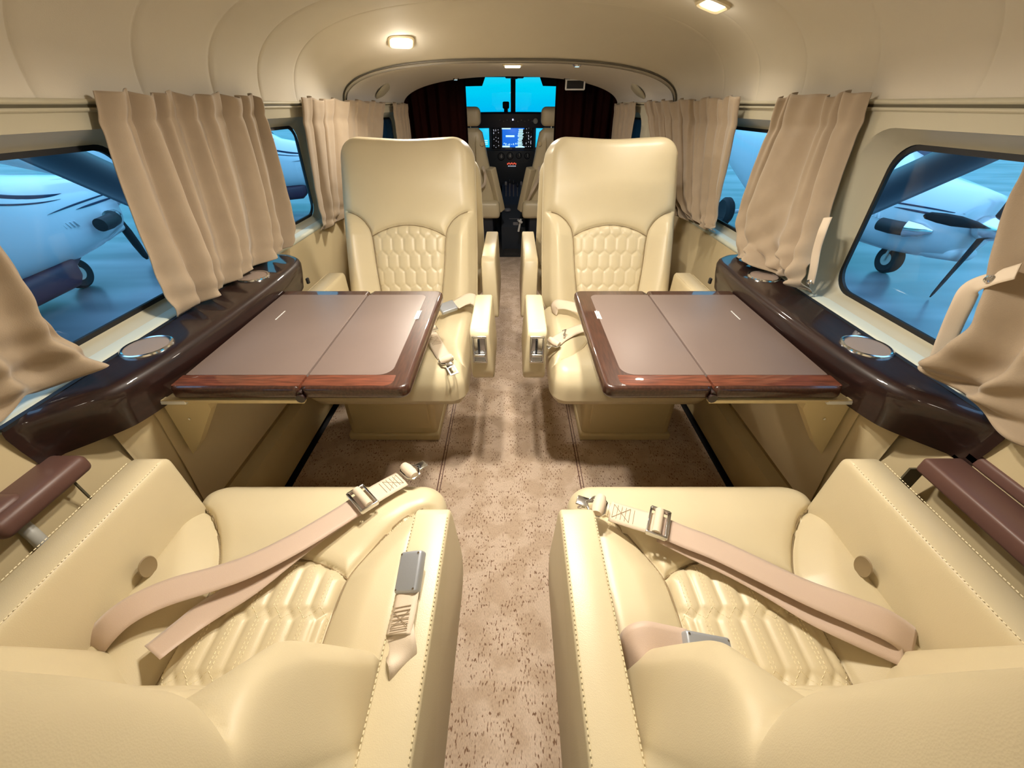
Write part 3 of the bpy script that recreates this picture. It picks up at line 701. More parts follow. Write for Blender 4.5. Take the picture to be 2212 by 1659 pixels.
# ------------------------------------------------------------------ side consoles with cup holders
def console(side):
    nm = 'left' if side < 0 else 'right'
    r = empty('side_console', (side * .71, .85, .60), 0, 'dark glossy walnut side ledge under the %s windows with two cup holders' % nm, 'console', 'walnut side ledges')
    # inner edge outline (x distance from centre, y)
    E0 = [(.775, .425), (.757, .45), (.722, .487), (.695, .517), (.680, .545), (.667, .60), (.658, .68), (.650, .80), (.646, .95), (.648, 1.08), (.655, 1.18), (.672, 1.235), (.705, 1.27), (.74, 1.285), (.775, 1.288)]
    E = catmull([(x, y, 0) for x, y in E0], 5)
    prof = [(.0, .0, .5), (.0, .0, 1)]
    rings = []
    P2 = []
    k = len(E)
    nrm = []
    for i in range(k):
        d = E[min(i + 1, k - 1)] - E[max(i - 1, 0)]; d /= np.linalg.norm(d); nrm.append(np.array((-abs(d[1]) if True else 0, d[0] * 1, 0)))
    for (inset, z) in ((.030, .618), (.014, .612), (.012, .622), (.004, .655), (.0, .685), (.003, .6945), (.010, .700), (.022, .7015), (.036, .7005)):
        ring = []
        for i in range(k):
            q = E[i] - nrm[i] * inset; x = min(q[0], .764); ring.append((side * x - r.location.x, q[1] - .85, z - .60))
        rings.append(ring)
    # top closes against the wall
    ring = [(side * .764 - r.location.x, rings[-1][i][1], .1005) for i in range(k)]; rings.append(ring)
    V = [p for q in rings for p in q]; n = k
    Fc = gridfaces(len(rings), n); mb = MB(); mb.add(V, Fc); body = mb.build('console_top', M['wood'], r, sharp=60)
    for (y, rad) in ((.676, .0445), (1.071, .0425)):
        xx = side * .731 - r.location.x
        mb = MB(); mb.lathe([(rad - .006, .1000), (rad - .006, .1040), (rad - .003, .1052), (rad, .1040), (rad + .001, .1000), (rad - .003, .0985)], (xx, y - .85, 0), n=48); mb.build('cup_holder_rim', M['chrome'], r)
        mb = MB(); mb.lathe([(rad - .004, .0995), (rad - .005, .1022), (rad - .02, .1026), (.0005, .1026)], (xx, y - .85, 0), n=40); c_ = mb.build('cup_holder_cover', M['cup'], r)
    # thin black seam between ledge and sill
    mb = MB(); mb.box((side * .7685 - r.location.x, 0, .0985), (.010, .84, .006)); mb.build('seal_strip', M['black'], r, smooth=False)
    # latch at the front end
    mb = MB(); mb.box((side * .662 - r.location.x, 1.222 - .85, .030), (.008, .012, .018), .002); mb.build('latch', M['black'], r)
    # beige housing beneath, which swallows the folded table
    h = empty('table_housing', (side * .02, 0, -.3)); h.parent = r
    Fp = [(.742, .530), (.730, .540), (.717, .558), (.707, .59), (.70, .64), (.70, 1.15), (.72, 1.22), (.76, 1.25)]
    V = []; Ep = catmull([(x, y, 0) for x, y in Fp], 4)
    for (dz, dx) in ((.625, 0), (.58, .002), (.42, .018), (.30, .034), (.29, .05)):
        for q in Ep: V.append((side * min(q[0] + dx, .742) - side * .73, q[1] - .85, dz - .3))
    mb = MB(); mb.add(V, gridfaces(5, len(Ep))); mb.build('housing_panel', M['lower'], h, sharp=60)
    # triangular gusset under the near end of the table
    mb = MB(); mb.prism([(side * .600 - side * .73, .628 - .3), (side * .690 - side * .73, .628 - .3), (side * .700 - side * .73, .47 - .3), (side * .672 - side * .73, .50 - .3), (side * .60 - side * .73, .60 - .3)][::1], 'y', .600 - .85, .622 - .85)
    g = mb.build('gusset', M['leather_dark'], h, smooth=False)
    mb = MB(); mb.lathe([(.0025, -.251), (.0025, -.2525), (.0005, -.2525)], (side * .655 - side * .73, 0, .575 - .3), axis='y', n=10); mb.build('gusset_screw', M['chrome'], h)
    # small reading switch bezel in the wall below the ledge
    mb = MB(); mb.lathe([(.020, 0), (.020, .004), (.014, .006), (.011, .002)], (0, 0, 0), n=28)
    o = mb.build('outlet', M['chrome']); o.location = (side * .712, .515, .515); o.rotation_euler = (0, math.radians(-85 * side), 0)
    tag(o, 'round metal outlet in the beige housing by the %s foreground seat' % nm, 'outlet', 'round outlets')
    mb = MB(); mb.lathe([(.012, .001), (.010, .0035), (.0005, .0035)], (0, 0, 0), n=20); mb.build('outlet_socket', M['black'], o)
for s_ in (-1, 1): console(s_)

# ------------------------------------------------------------------ folding tables
def rslab(mb, x0, x1, y0, y1, z0, z1, radii, edge=.008, k=8):
    """slab with its own radius at each corner (+x+y, -x+y, -x-y, +x-y) and rounded edges"""
    def outline(g):
        pts = []
        for (sx_, sy_, a0, R) in ((1, 1, 0, radii[0]), (-1, 1, 90, radii[1]), (-1, -1, 180, radii[2]), (1, -1, 270, radii[3])):
            R = max(R, min(edge, (z1 - z0) / 2) + .002); cx = (x1 - R) if sx_ > 0 else (x0 + R); cy = (y1 - R) if sy_ > 0 else (y0 + R)
            for i in range(k):
                a = math.radians(a0 + 90 * i / (k - 1)); pts.append((cx + (R - g) * math.cos(a), cy + (R - g) * math.sin(a)))
        return pts
    rings = []; h = z1 - z0; e = min(edge, h / 2)
    for a in np.linspace(-90, 90, 9):
        t = math.radians(a); g = e * (1 - math.cos(t)); z = (z0 + e + e * math.sin(t)) if a <= 0 else (z1 - e + e * math.sin(t))
        rings.append([(x, y, z) for x, y in outline(g)])
    if e > .003: rings = [[(x, y, z0) for x, y in outline(e + .0015)]] + rings + [[(x, y, z1) for x, y in outline(e + .0015)]]
    n = len(rings[0]); mb.add([p for q in rings for p in q], [(i * n + j, i * n + (j + 1) % n, (i + 1) * n + (j + 1) % n, (i + 1) * n + j) for i in range(len(rings) - 1) for j in range(n)] + [list(range(n))[::-1], list(range((len(rings) - 1) * n, len(rings) * n))])
    return mb
def table(side):
    nm = 'left' if side < 0 else 'right'
    r = empty('folding_table', (side * .41, .83, .63), 0, 'glossy walnut folding table with mauve inlay pulled out from the %s ledge' % nm, 'table', 'folding tables')
    X = lambda x: side * (x) - side * .41
    def slab(xa, xb, ya, yb, za, zb, rad, edge, name, m, parent=r):
        mb = MB(); x0, x1 = sorted((X(xa), X(xb)))
        # radii given as (far inboard, near inboard)
        fi, ni = rad
        rd = (fi, .0, .0, ni) if side < 0 else (0, fi, ni, 0)
        rslab(mb, x0, x1, ya - .83, yb - .83, za - .63, zb - .63, rd, edge); return mb.build(name, m, parent, sharp=50)
    y0, y1 = .590, 1.071; zt = .660
    # each leaf: far rail, near rail, inboard rail, inlay
    l1 = slab(.190, .3970, y0, y1, zt - .028, zt, (.022, .022), .009, 'outer_leaf', M['wood_x'])
    l2 = slab(.4022, .652, y0, y1, zt - .028, zt, (.0, .0), .009, 'inner_leaf', M['wood_x'])
    slab(.222, .3972, y0 + .008, y0 + .0445, zt - .010, zt + .0004, (.0, .018), .0006, 'edge_banding', M['wood_red'], l1)
    slab(.4018, .650, y0 + .008, y0 + .0445, zt - .010, zt + .0004, (.0, .0), .0006, 'edge_banding', M['wood_red'], l2)
    i1 = slab(.232, .3972, y0 + .044, y1 - .036, zt - .01, zt + .0010, (.020, .030), .0006, 'inlay', M['mauve'], l1)
    i2 = slab(.4018, .645, y0 + .044, y1 - .036, zt - .01, zt + .0010, (.0, .0), .0006, 'inlay', M['mauve'], l2)
    # hinge line with end knuckles
    mb = MB(); mb.tube([(X(.3995), y0 - .83 - .002, zt - .63 - .012), (X(.3995), y1 - .83, zt - .63 - .012)], .0045, 10)
    mb.tube([(X(.3995), y0 - .83 - .006, zt - .63 - .022), (X(.3995), y0 - .83 + .01, zt - .63 - .022)], .009, 12); mb.build('hinge', M['wood'], r)
    # slide rails under the near edge
    mb = MB()
    for (dz, dy) in ((-.032, .006), (-.040, .012)):
        mb.box((X(.545), y0 - .83 + dy, zt - .63 + dz), (.285, .012, .005), .001)
    mb.build('slide_rail', M['leather_dark'], r)
    mb = MB(); mb.box((X(.660), y0 - .83 + .006, zt - .63 - .036), (.055, .014, .009), .002); mb.build('rail_stop', M['white'], r)
    # placards
    for (xa, ya, wd, hh) in ((.232, .905, .016, .050), (.585, .90, .004, .055)):
        mb = MB(); rows = max(1, int(wd / .0042))
        for k in range(rows):
            y = ya - hh / 2 + random.random() * .006
            while y < ya + hh / 2 - .004:
                l_ = .004 + random.random() * .006; l_ = min(l_, ya + hh / 2 - y)
                mb.box((X(xa + (k - rows / 2 + .5) * .0042), y + l_ / 2 - .83, zt - .63 + .0014), (.0030, l_, .0005)); y += l_ + .0015
        mb.build('placard', M['white'], r, smooth=False)
for s_ in (-1, 1): table(s_)
# ------------------------------------------------------------------ curtains
def curtain(side, A, B, N, amp=(.010, .024), seed=0, label='', nu=200, nv=70, off=.024, crumple=.5, bottom_wave=.006, hem=.03, y_nar=True, pinch=None):
    """pleated cloth: A = near edge, B = far edge, both as (y, z) polylines from top to hem"""
    nm = 'left' if side < 0 else 'right'
    r = np.random.RandomState(seed); ca = catmull([(y, z, 0) for y, z in A], 14); cb = catmull([(y, z, 0) for y, z in B], 14)
    V = []; ph = r.rand(8) * 6.28
    def P(c, t):
        s = t * (len(c) - 1); i = min(int(s), len(c) - 2); return c[i] * (1 - s + i) + c[i + 1] * (s - i)
    for i in range(nu):
        s = i / (nu - 1)
        for j in range(nv):
            t = j / (nv - 1); a = P(ca, t); b = P(cb, t)
            ss = s + .012 * math.sin(2 * PI * N * s + ph[0]) * (1 - .3 * t)
            y = a[0] + (b[0] - a[0]) * ss; z = a[1] + (b[1] - a[1]) * s
            q = 2 * PI * (N * s + .22 * math.sin(2 * PI * s * 1.3 + ph[1]) + .18 * math.sin(3.1 * t + ph[2] + s * 5) * t)
            ridge = (.5 + .5 * math.sin(q)) ** 1.25
            am = amp[0] + (amp[1] - amp[0]) * t ** .7
            sec = .5 + .5 * math.sin(q * .5 + ph[3] + 1.2 * t)
            x = am * ridge * (.55 + .45 * sec) + .005 * math.sin(q * 2.03 + ph[4]) * (1 - t) 
            # header tape with sharper stand-up pleats
            hd = math.exp(-((t - .0) / .10) ** 2); x += hd * .010 * (abs(math.sin(q * .5 + .4)) ** 3) - .004 * math.exp(-((t - .13) / .03) ** 2)
            # creases near the hem
            cr = crumple * t ** 3; x += cr * (.010 * math.sin(9 * t + 7 * s + ph[5]) + .008 * math.sin(23 * s + 14 * t + ph[6]) + .006 * math.sin(41 * t - 19 * s + ph[7]))
            if pinch:
                pt, pw, pa = pinch; g = math.exp(-((t - pt) / pw) ** 2); x += g * pa * (.5 + .5 * math.sin(26 * s + ph[5]) * .7) ; z += g * .012 * math.sin(15 * s + ph[6])
            z += (-bottom_wave + 2 * bottom_wave * ridge) * t ** 6 - .006 * ridge * (1 - t) ** 8 + .004 * math.sin(q * .5) * (1 - t) ** 6
            V.append((side * (wallx(z) * hwy(y) - off - x), y, z))
    o = mobj('curtain', V, gridfaces(nu, nv), M['curtain'], recalc=False)
    md = o.modifiers.new('thickness', 'SOLIDIFY'); md.thickness = .0022; md.offset = 0
    tag(o, label, 'curtain', 'tan window curtains')
    return o
curtain(-1, [(.871, 1.122), (.853, 1.06), (.838, 1.00), (.822, .91), (.812, .82), (.802, .76), (.800, .712)], [(1.400, 1.122), (1.392, 1.03), (1.380, .90), (1.350, .78), (1.305, .715)], 7.2, seed=3, amp=(.020, .052),
        label='wide tan pleated curtain drawn open between the two nearest left windows')
curtain(-1, [(.20, 1.122), (.18, .95), (.16, .8), (.15, .715)], [(.60, 1.122), (.588, .98), (.583, .88), (.578, .80), (.600, .722)], 4.5, seed=5, amp=(.014, .042), crumple=1.2,
        label='tan curtain at the left edge of the view hanging over the near window')
curtain(-1, [(1.700, 1.122), (1.665, .98), (1.640, .85), (1.625, .74), (1.60, .69)], [(2.60, 1.112), (2.50, .95), (2.35, .80), (2.18, .67)], 8, seed=8, amp=(.018, .032),
        label='tan pleated curtain beside the left aft facing seat covering the third window')
curtain(-1, [(2.74, 1.108), (2.74, .9), (2.74, .72)], [(3.00, 1.105), (3.00, .9), (3.00, .72)], 4, seed=11, nu=90, nv=20, label='narrow tan curtain nearest the cockpit arch on the left')
curtain(1, [(.985, 1.122), (.978, 1.04), (.966, .93), (.945, .83), (.930, .77), (.915, .722)], [(1.300, 1.122), (1.325, 1.0), (1.345, .88), (1.340, .78), (1.27, .72), (1.20, .712)], 3.6, seed=14, amp=(.014, .044), crumple=1.6, pinch=(.84, .10, .014),
        label='tan pleated curtain drawn between the two nearest right windows and held by a strap')
curtain(1, [(.20, 1.122), (.18, .95), (.14, .8), (.12, .70)], [(.625, 1.122), (.600, 1.0), (.575, .93), (.545, .86), (.530, .80), (.545, .745), (.560, .722)], 4.2, seed=19, amp=(.016, .048), crumple=1.5, pinch=(.72, .12, .016),
        label='tan curtain at the right edge of the view with a snapped tie strap')
curtain(1, [(1.525, 1.122), (1.505, .98), (1.490, .85), (1.470, .75), (1.46, .725)], [(2.46, 1.114), (2.30, .95), (2.1, .80), (1.80, .70)], 9, seed=23, amp=(.018, .032), crumple=.9,
        label='tan pleated curtain beside the right aft facing seat covering the third window')
curtain(1, [(2.60, 1.110), (2.60, .9), (2.60, .72)], [(3.00, 1.105), (3.00, .9), (3.00, .72)], 4, seed=29, nu=90, nv=20, label='narrow tan curtain nearest the cockpit arch on the right')
# tie straps with snaps
def strap_obj(name, pts, nrm, width, snaps, label, m='webbing_end', thick=.0016):
    V, Fc = ribbon(pts, width, thick, nrm); o = mobj(name, V, Fc, M[m]); tag(o, label, 'tie strap', 'curtain tie straps')
    for p, n_ in snaps:
        mb = MB(); mb.lathe([(.0065, 0), (.0065, .0015), (.004, .003), (.003, .0018), (.0005, .0018)], (0, 0, 0), n=20)
        s = mb.build('snap', M['chrome'], o); s.location = p; s.rotation_euler = Vector(n_).to_track_quat('Z', 'Y').to_euler()
    return o
def wpt(side, u, v, x):                      # point of the photograph on the plane at this distance from the centre line
    a = (u - 1107) / F; b = (829.5 - v) / F; t = (side * x - CX) / a
    return (side * x, (cs + b * sn) * t, CH + (-sn + b * cs) * t)
pts = [wpt(1, 2200, 585, .720), wpt(1, 2150, 600, .722), wpt(1, 2100, 622, .728), wpt(1, 2075, 665, .735), wpt(1, 2048, 725, .75), wpt(1, 2022, 790, .765)]
strap_obj('tie_strap', pts, [(-1, .2, .5), (-1, .1, .6), (-1, -.3, .5), (-1, -.5, .2), (-1, -.4, .1), (-1, -.3, .1)], .026,
          [(Vector(wpt(1, 2138, 603, .719)), (-1, .1, .5)), (Vector(wpt(1, 2025, 772, .760)), (-1, -.3, .1))], 'tan tie strap with two round snaps looping from the right edge curtain to the sill')
pts = [wpt(1, 1788, 470, .735), wpt(1, 1776, 500, .728), wpt(1, 1764, 540, .735), wpt(1, 1757, 580, .742), wpt(1, 1750, 612, .750)]
strap_obj('tie_strap', pts, [(-1, -.3, .1)] * 5, .020, [(Vector(wpt(1, 1748, 610, .7455)), (-1, -.3, .1))], 'narrow tan tie strap hanging beside the second right curtain')

# dark curtains closing the cockpit arch
def dark_curtain(side):
    nm = 'left' if side < 0 else 'right'; V = []; nu, nv = 160, 30
    for i in range(nu):
        s = i / (nu - 1)
        for j in range(nv):
            t = j / (nv - 1); x = .285 + .43 * s + .010 * t * (1 - s)
            zt = 1.245 - .0 * s
            z = zt + (.05 - zt) * t
            y = 3.06 + .016 * math.sin(2 * PI * 7 * s + .6 * math.sin(9 * s)) * (.6 + .4 * t) + .01 * math.sin(31 * s)
            V.append((side * x, y, z))
    o = mobj('divider_curtain', V, gridfaces(nu, nv), M['darkcurtain'], recalc=False)
    md = o.modifiers.new('thickness', 'SOLIDIFY'); md.thickness = .002
    tag(o, 'dark brown cockpit divider curtain bunched on the %s of the doorway' % nm, 'curtain', 'cockpit divider curtains')
for s_ in (-1, 1): dark_curtain(s_)
# collar closing the gap between the dome's arch and the cockpit shell
V = []; s0 = section(.682, 1.238, 1.085, 2.25, 61)
low = [(.682, .0), (.682, .3), (.682, .7), (.682, 1.0)]
full = [(x, z) for x, z in low] + s0 + [(-x, z) for x, z in low[::-1]]
for (q, y) in ((1.0, 3.02), (1.0, 3.03), (1.45, 3.035)):
    for (x, z) in full: V.append((x * q, y, (z - .6) * q + .6))
tag(mobj('wall_cockpit_bulkhead', V, gridfaces(3, len(full)), M['cockpit'], recalc=False), kind='structure')

# ------------------------------------------------------------------ cockpit
mb = MB()
for (c_, s_) in (((-.80, 4.0, .6), (.03, 1.95, 1.5)), ((.80, 4.0, .6), (.03, 1.95, 1.5)), ((0, 4.93, .48), (1.6, .06, 1.10)),
                 ((-.65, 4.93, 1.18), (.32, .06, .36)), ((.65, 4.93, 1.18), (.32, .06, .36)), ((0, 4.93, 1.37), (1.6, .06, .10))): mb.box(c_, s_)
tag(mb.build('wall_cockpit', M['cockpit'], smooth=False), kind='structure')
mb = MB(); mb.box((0, 4.0, 1.375), (1.6, 1.95, .03)); tag(mb.build('ceiling_cockpit', M['cockpit'], smooth=False), kind='structure')
mb = MB(); mb.box((0, 4.2, -.012), (1.6, 1.53, .03)); tag(mb.build('floor_cockpit', M['cockpit_floor'], smooth=False), kind='structure')
mb = MB(); mb.box((.018, 4.93, 1.17), (.050, .05, .32), .008); wp = mb.build('window_11', M['cockpit2']); tag(wp, kind='structure')
mb = MB(); mb.box((0, 4.94, 1.18), (.98, .006, .30)); mb.build('pane', M['glass_clear'], wp)
for (s_, nm) in ((-1, 'left'), (1, 'right')):
    mb = MB(); mb.prism([(s_ * .47 + .012, 1.325), (s_ * .262 + .012, 1.325), (s_ * .300 + .012, 1.245), (s_ * .47 + .012, 1.242)], 'y', 4.80, 4.81)
    o = mb.build('sun_visor', M['cockpit2'], smooth=False); tag(o, 'dark translucent sun visor at the top of the %s windshield half' % nm, 'sun visor', 'sun visors')
    mb = MB(); mb.tube([(s_ * .47 + .012, 4.80, 1.328), (s_ * .24 + .012, 4.80, 1.33)], .006, 8); mb.build('visor_rod', M['chrome'], o)
mb = MB(); mb.box((.03, 4.40, 1.318), (.17, .12, .060), .012); mb.box((.03, 4.34, 1.30), (.06, .05, .04), .01); mb.box((-.16, 4.45, 1.328), (.22, .05, .03), .006); mb.box((.22, 4.45, 1.328), (.22, .05, .03), .006)
o = mb.build('overhead_panel', M['cockpit2']); tag(o, 'dark overhead switch panel above the windshield post', 'overhead panel')
for k in range(7):
    mb = MB(); mb.box((-.03 + .02 * k, 4.335, 1.325 - .012 * (k % 2)), (.008, .006, .006), .001); mb.build('switch', M['knob'], o, smooth=False)
o = empty('standby_compass', (-.052, 4.6, 1.03), 0, 'small black compass standing on the glareshield beside the windshield post', 'compass')
mb = MB(); mb.box((0, 0, .062), (.062, .05, .058), .012, taper=(1.05, 1)); mb.build('compass_body', M['cockpit'], o)
mb = MB(); mb.box((0, 0, .018), (.038, .03, .036), .006); mb.build('compass_stem', M['cockpit'], o)
# instrument panel
ip = empty('instrument_panel', (.012, 4.2, .5), 0, 'dark cockpit instrument panel with lit displays below the windshield', 'instrument panel')
def ipb(name, boxes, m, bev=.002, parent=ip, smooth=True):
    mb = MB()
    for (c_, s_) in boxes: mb.box((c_[0] - .012, c_[1] - 4.2, c_[2] - .5), s_, bev)
    return mb.build(name, M[m], parent, smooth=smooth)
ipb('panel_board', [((.012, 4.24, .76), (1.30, .06, .50))], 'cockpit2', .006)
mb = MB(); V = []
for (y, z, bow) in ((-.02, .425, 0), (-.03, .53, .035), (-.02, .545, .04), (.42, .535, .04)):
    for i in range(31):
        x = -.62 + 1.24 * i / 30; V.append((x, y, z + bow * (1 - (x / .62) ** 2) * .0 + .0 - .02 * (abs(x) / .62) ** 3))
mb.add(V, gridfaces(4, 31)); mb.build('glareshield', M['paint_dark'], ip)
scr = ipb('display', [((.020, 4.205, .849), (.205, .010, .150))], 'screen_blue', .002); scr['label'] = 'lit blue centre display'
ipb('display_edge', [((.098, 4.199, .849), (.052, .004, .132)), ], 'cockpit', .0, scr, False)
rows = []
for k in range(17):
    z = .915 - k * .0082; rows.append(((.070 + (random.random() * .02 + .02) / 2, 4.1965, z), (.028 + random.random() * .024, .002, .0048)))
rows += [((-.045, 4.1985, .920), (.080, .002, .010)), ((-.048, 4.1985, .781), (.070, .002, .012)), ((.082, 4.1965, .777), (.085, .002, .008)), ((-.01, 4.1985, .862), (.080, .002, .014))]
for k in range(8): rows.append(((-.07 + .018 * k + random.random() * .006, 4.1985, .795 + random.random() * .012), (.007, .002, .006 + random.random() * .012)))
ipb('display_text', rows, 'screen_text', 0, scr, False)['kind'] = 'stuff'
for s_ in (-1, 1):
    d = ipb('display', [((.012 + s_ * .29, 4.205, .849), (.150, .010, .150))], 'screen', .002); d['label'] = 'lit cyan side display'
    ipb('display_text', [((.012 + s_ * .245, 4.1985, .80 + .014 * k), (.03, .002, .006)) for k in range(3)], 'screen_text', 0, d, False)['kind'] = 'stuff'
    ipb('audio_bezel', [((.012 + s_ * .150, 4.203, .849), (.085, .012, .170))], 'cockpit', .004)
    bt = []; b2 = []
    for k in range(22):
        for c in (-.024, -.004, .018):
            if random.random() < .62: (bt if random.random() < .35 else b2).append(((.012 + s_ * .150 + c + random.random() * .004, 4.195, .925 - k * .0072), (.0055, .003, .0042)))
    ipb('button_lights', bt, 'led_white', 0, None or ip, False)['kind'] = 'stuff'
    ipb('button_marks', b2, 'knob', 0, ip, False)['kind'] = 'stuff'
sw = [((-.10 + .032 * k, 4.165, .985 - .008 * (k % 2)), (.010, .006, .010)) for k in range(12)]
ipb('switch_row', sw[:11], 'knob', .002)
ipb('mode_light', [((.015, 4.164, .988), (.014, .006, .014))], 'led_white', .003)
mb = MB(); mb.lathe([(.021, 0), (.021, -.012), (.014, -.016), (.0005, -.016)], (.205, -.04, .478), axis='y', n=20); mb.build('round_knob', M['white'], ip)
# lower centre: round gauges, red numerals, throttle pedestal
for (x, z, rr, mm) in ((-.095, .700, .034, 'knob'), (-.012, .705, .032, 'knob'), (.072, .708, .027, 'cockpit'), (.150, .705, .027, 'cockpit')):
    mb = MB(); mb.lathe([(rr, 0), (rr, -.006), (rr * .82, -.010), (rr * .78, -.004), (.0005, -.004)], (x - .012, .0, z - .5), axis='y', n=26); g = mb.build('gauge', M['cockpit'], ip)
    mb = MB(); mb.lathe([(rr * .76, -.004), (.0005, -.006)], (x - .012, 0, z - .5), axis='y', n=24); mb.build('gauge_face', M[mm], g)
    mb = MB(); mb.box((x - .012 + .004, -.010, z - .5 + .006), (.004, .003, rr), 0); mb.build('gauge_needle', M['white'], g, smooth=False)
ipb('lower_board', [((.012, 4.22, .60), (.60, .05, .30))], 'cockpit2', .006)
ipb('small_plate', [((-.025, 4.195, .765), (.07, .006, .02))], 'knob', .002)
ipb('red_numerals', [((-.035 + .013 * k, 4.190, .640 + .005 * (k % 2)), (.008, .003, .012)) for k in range(7)], 'led_red', 0, ip, False)
ipb('indicator_dots', [((-.026 + .013 * k, 4.190, .622), (.007, .003, .007)) for k in range(6)], 'led_white', .001, ip, False)
pq = empty('throttle_pedestal', (.012, 4.0, 0), 0, 'dark centre pedestal with throttle levers between the pilot seats', 'pedestal')
mb = MB(); mb.prism([(-.36, .0), (-.36, .20), (-.20, .36), (.10, .48), (.16, .48), (.16, 0)], 'x', -.10, .115); mb.build('pedestal_body', M['cockpit2'], pq, smooth=False)
for (x, h_, m_) in ((-.06, .12, 'knob'), (-.025, .14, 'cockpit'), (.01, .13, 'cockpit'), (.045, .11, 'cockpit'), (.08, .12, 'knob')):
    mb = MB(); mb.tube([(x, -.08, .40), (x, -.12, .40 + h_)], .005, 8); lv = mb.build('lever', M['knob'], pq)
    mb = MB(); mb.box((x, -.122, .40 + h_), (.022, .022, .034), .007); mb.build('lever_knob', M[m_], lv)
mb = MB(); mb.lathe([(.03, 0), (.03, .014), (.02, .02), (.0005, .02)], (-.045, -.24, .315), n=22); mb.build('trim_wheel', M['knob'], pq)
mb = MB(); mb.box((.04, -.3, .26), (.14, .004, .004)); mb.box((.03, -.34, .215), (.05, .01, .05), .004); mb.build('latch_plate', M['knob'], pq)
mb = MB(); mb.box((0, 3.56, .006), (.13, .16, .012), .004); tag(mb.build('floor_mat', M['cockpit_floor']), 'small dark mat at the end of the carpeted aisle', 'mat')
# pilot seats
def pilot(side):
    nm = 'left' if side < 0 else 'right'
    r = empty('pilot_seat', (side * .34, 3.5, 0), 0, 'cream leather pilot seat with headrest seen from behind on the %s' % nm, 'seat', 'pilot seats')
    i = -side
    X = lambda x: side * (x - .34)          # x = distance from the centre line
    mb = MB(); mb.box((X(.345), -.09, 1.027), (.25, .09, .118), .035, seg=5); hr = mb.build('headrest', M['leather'], r)
    for xx in (.30, .39):
        mb = MB(); mb.tube([(X(xx), -.08, .93), (X(xx), -.08, .98)], .006, 10); mb.build('headrest_post', M['chrome'], r)
    # back: widening downwards
    V = []; secs = [(.958, .225, .47), (.93, .212, .475), (.86, .196, .485), (.78, .182, .49), (.70, .165, .50), (.60, .150, .50), (.50, .14, .50), (.42, .135, .50)]
    k = 28
    for (z, xi, xo) in secs:
        cx, hx = (xi + xo) / 2, (xo - xi) / 2
        top = .6 if z > .95 else 1
        for j in range(k):
            a = 2 * PI * j / k; c_, s_ = math.cos(a), math.sin(a)
            V.append((X(cx + hx * top ** .3 * math.copysign(abs(c_) ** .45, c_)), -.08 + (.96 - z) * .10 + .055 * top * math.copysign(abs(s_) ** .6, s_), z))
    n = k; Fc = [(a * n + j, a * n + (j + 1) % n, (a + 1) * n + (j + 1) % n, (a + 1) * n + j) for a in range(len(secs) - 1) for j in range(n)] + [list(range(n))]
    bk = mobj('backrest', V, Fc, M['leather'], r)
    mb = MB(); mb.tube([(X(.255), -.118, .955), (X(.262), -.135, .86), (X(.262), -.14, .70)], .0022, 6); mb.build('seam_piping', M['leather_dark'], bk)
    mb = MB(); mb.lathe([(.014, 0), (.010, .004), (.0005, .002)], (X(.215), .13, .86), axis='y', n=16); b = mb.build('tuft_button', M['leather_dark'], bk); b.location = (0, -.26, 0)
    mb = MB(); mb.box((X(.30), .06, .40), (.42, .42, .13), .03, taper=(.98, .95)); mb.build('seat_cushion', M['leather'], r)
    mb = MB(); mb.box((X(.32), .06, .18), (.34, .34, .32), .01); mb.build('seat_base', M['cockpit'], r)
    # folded armrest hanging at the aisle side, toed in towards the floor
    p0, p1 = Vector((X(.160), -.10, .700)), Vector((X(.092), -.02, .375)); d = (p1 - p0); L_ = d.length
    R = d.to_track_quat('Z', 'Y').to_matrix()
    mb = MB(); mb.box((p0 + p1) / 2, (.072, .06, L_), .010, rot=R); mb.build('folded_armrest', M['leather'], r)
    # belt bundle
    V, Fc = ribbon([(X(.215), -.15, .715), (X(.205), -.165, .69), (X(.20), -.15, .66), (X(.205), -.15, .60), (X(.235), -.15, .57)] if side < 0 else [(X(.215), -.15, .715), (X(.22), -.165, .66), (X(.19), -.14, .58), (X(.15), -.12, .50), (X(.11), -.05, .38)], .022, .002, [(.3, -1, .3), (.6, -1, 0), (0, -1, .5), (.4, -1, 0), (0, -1, 0)])
    mobj('shoulder_strap', V, Fc, M['webbing_end'], r)
    return r
for s_ in (-1, 1): pilot(s_)
mb = MB(); mb.box((0, 0, .0), (.038, .05, .018), .005); o = mb.build('buckle_cover', M['white']); o.location = (.075, 3.50, .285); o.rotation_euler = (0, .5, .3)
tag(o, 'small white belt buckle hanging from the right pilot seat', 'buckle')
mb = MB(); mb.tube([(0.03, 0, -.08), (.0, 0, .02)], .009, 8); st = mb.build('belt_tail', M['white'], o)

# ------------------------------------------------------------------ seat belts
def frame_at(p, along, up):
    y = Vector(along).normalized(); z = Vector(up); z = (z - y * z.dot(y)).normalized(); x = y.cross(z)
    m = Matrix((x, y, z)).transposed().to_4x4(); m.translation = Vector(p); return m
def adjuster(parent, p, along, up=(0, 0, 1), s=1.0):
    """webbing adjuster: chrome frame with a webbing covered roller"""
    f = frame_at(p, along, up); mb = MB()
    for (c_, z_) in (((-.028, 0, .003), (.004, .034, .010)), ((.028, 0, .003), (.004, .034, .010)), ((0, -.016, .003), (.058, .004, .006)), ((0, .016, .0035), (.058, .006, .008))): mb.box([q * s for q in c_], [q * s for q in z_], .0012)
    o = mb.build('adjuster', M['chrome'], parent); o.matrix_local = f
    mb = MB(); mb.tube([(-.0255 * s, -.001, .006), (.0255 * s, -.001, .006)], .0078 * s, 14); mb.build('adjuster_roller', M['webbing_end'], o)
    return o
def belt(pts, name, parent, width=.046, m='webbing', nrm=None, thick=.0014):
    V, Fc = ribbon(pts, width, thick, nrm); return mobj(name, V, Fc, M[m], parent)
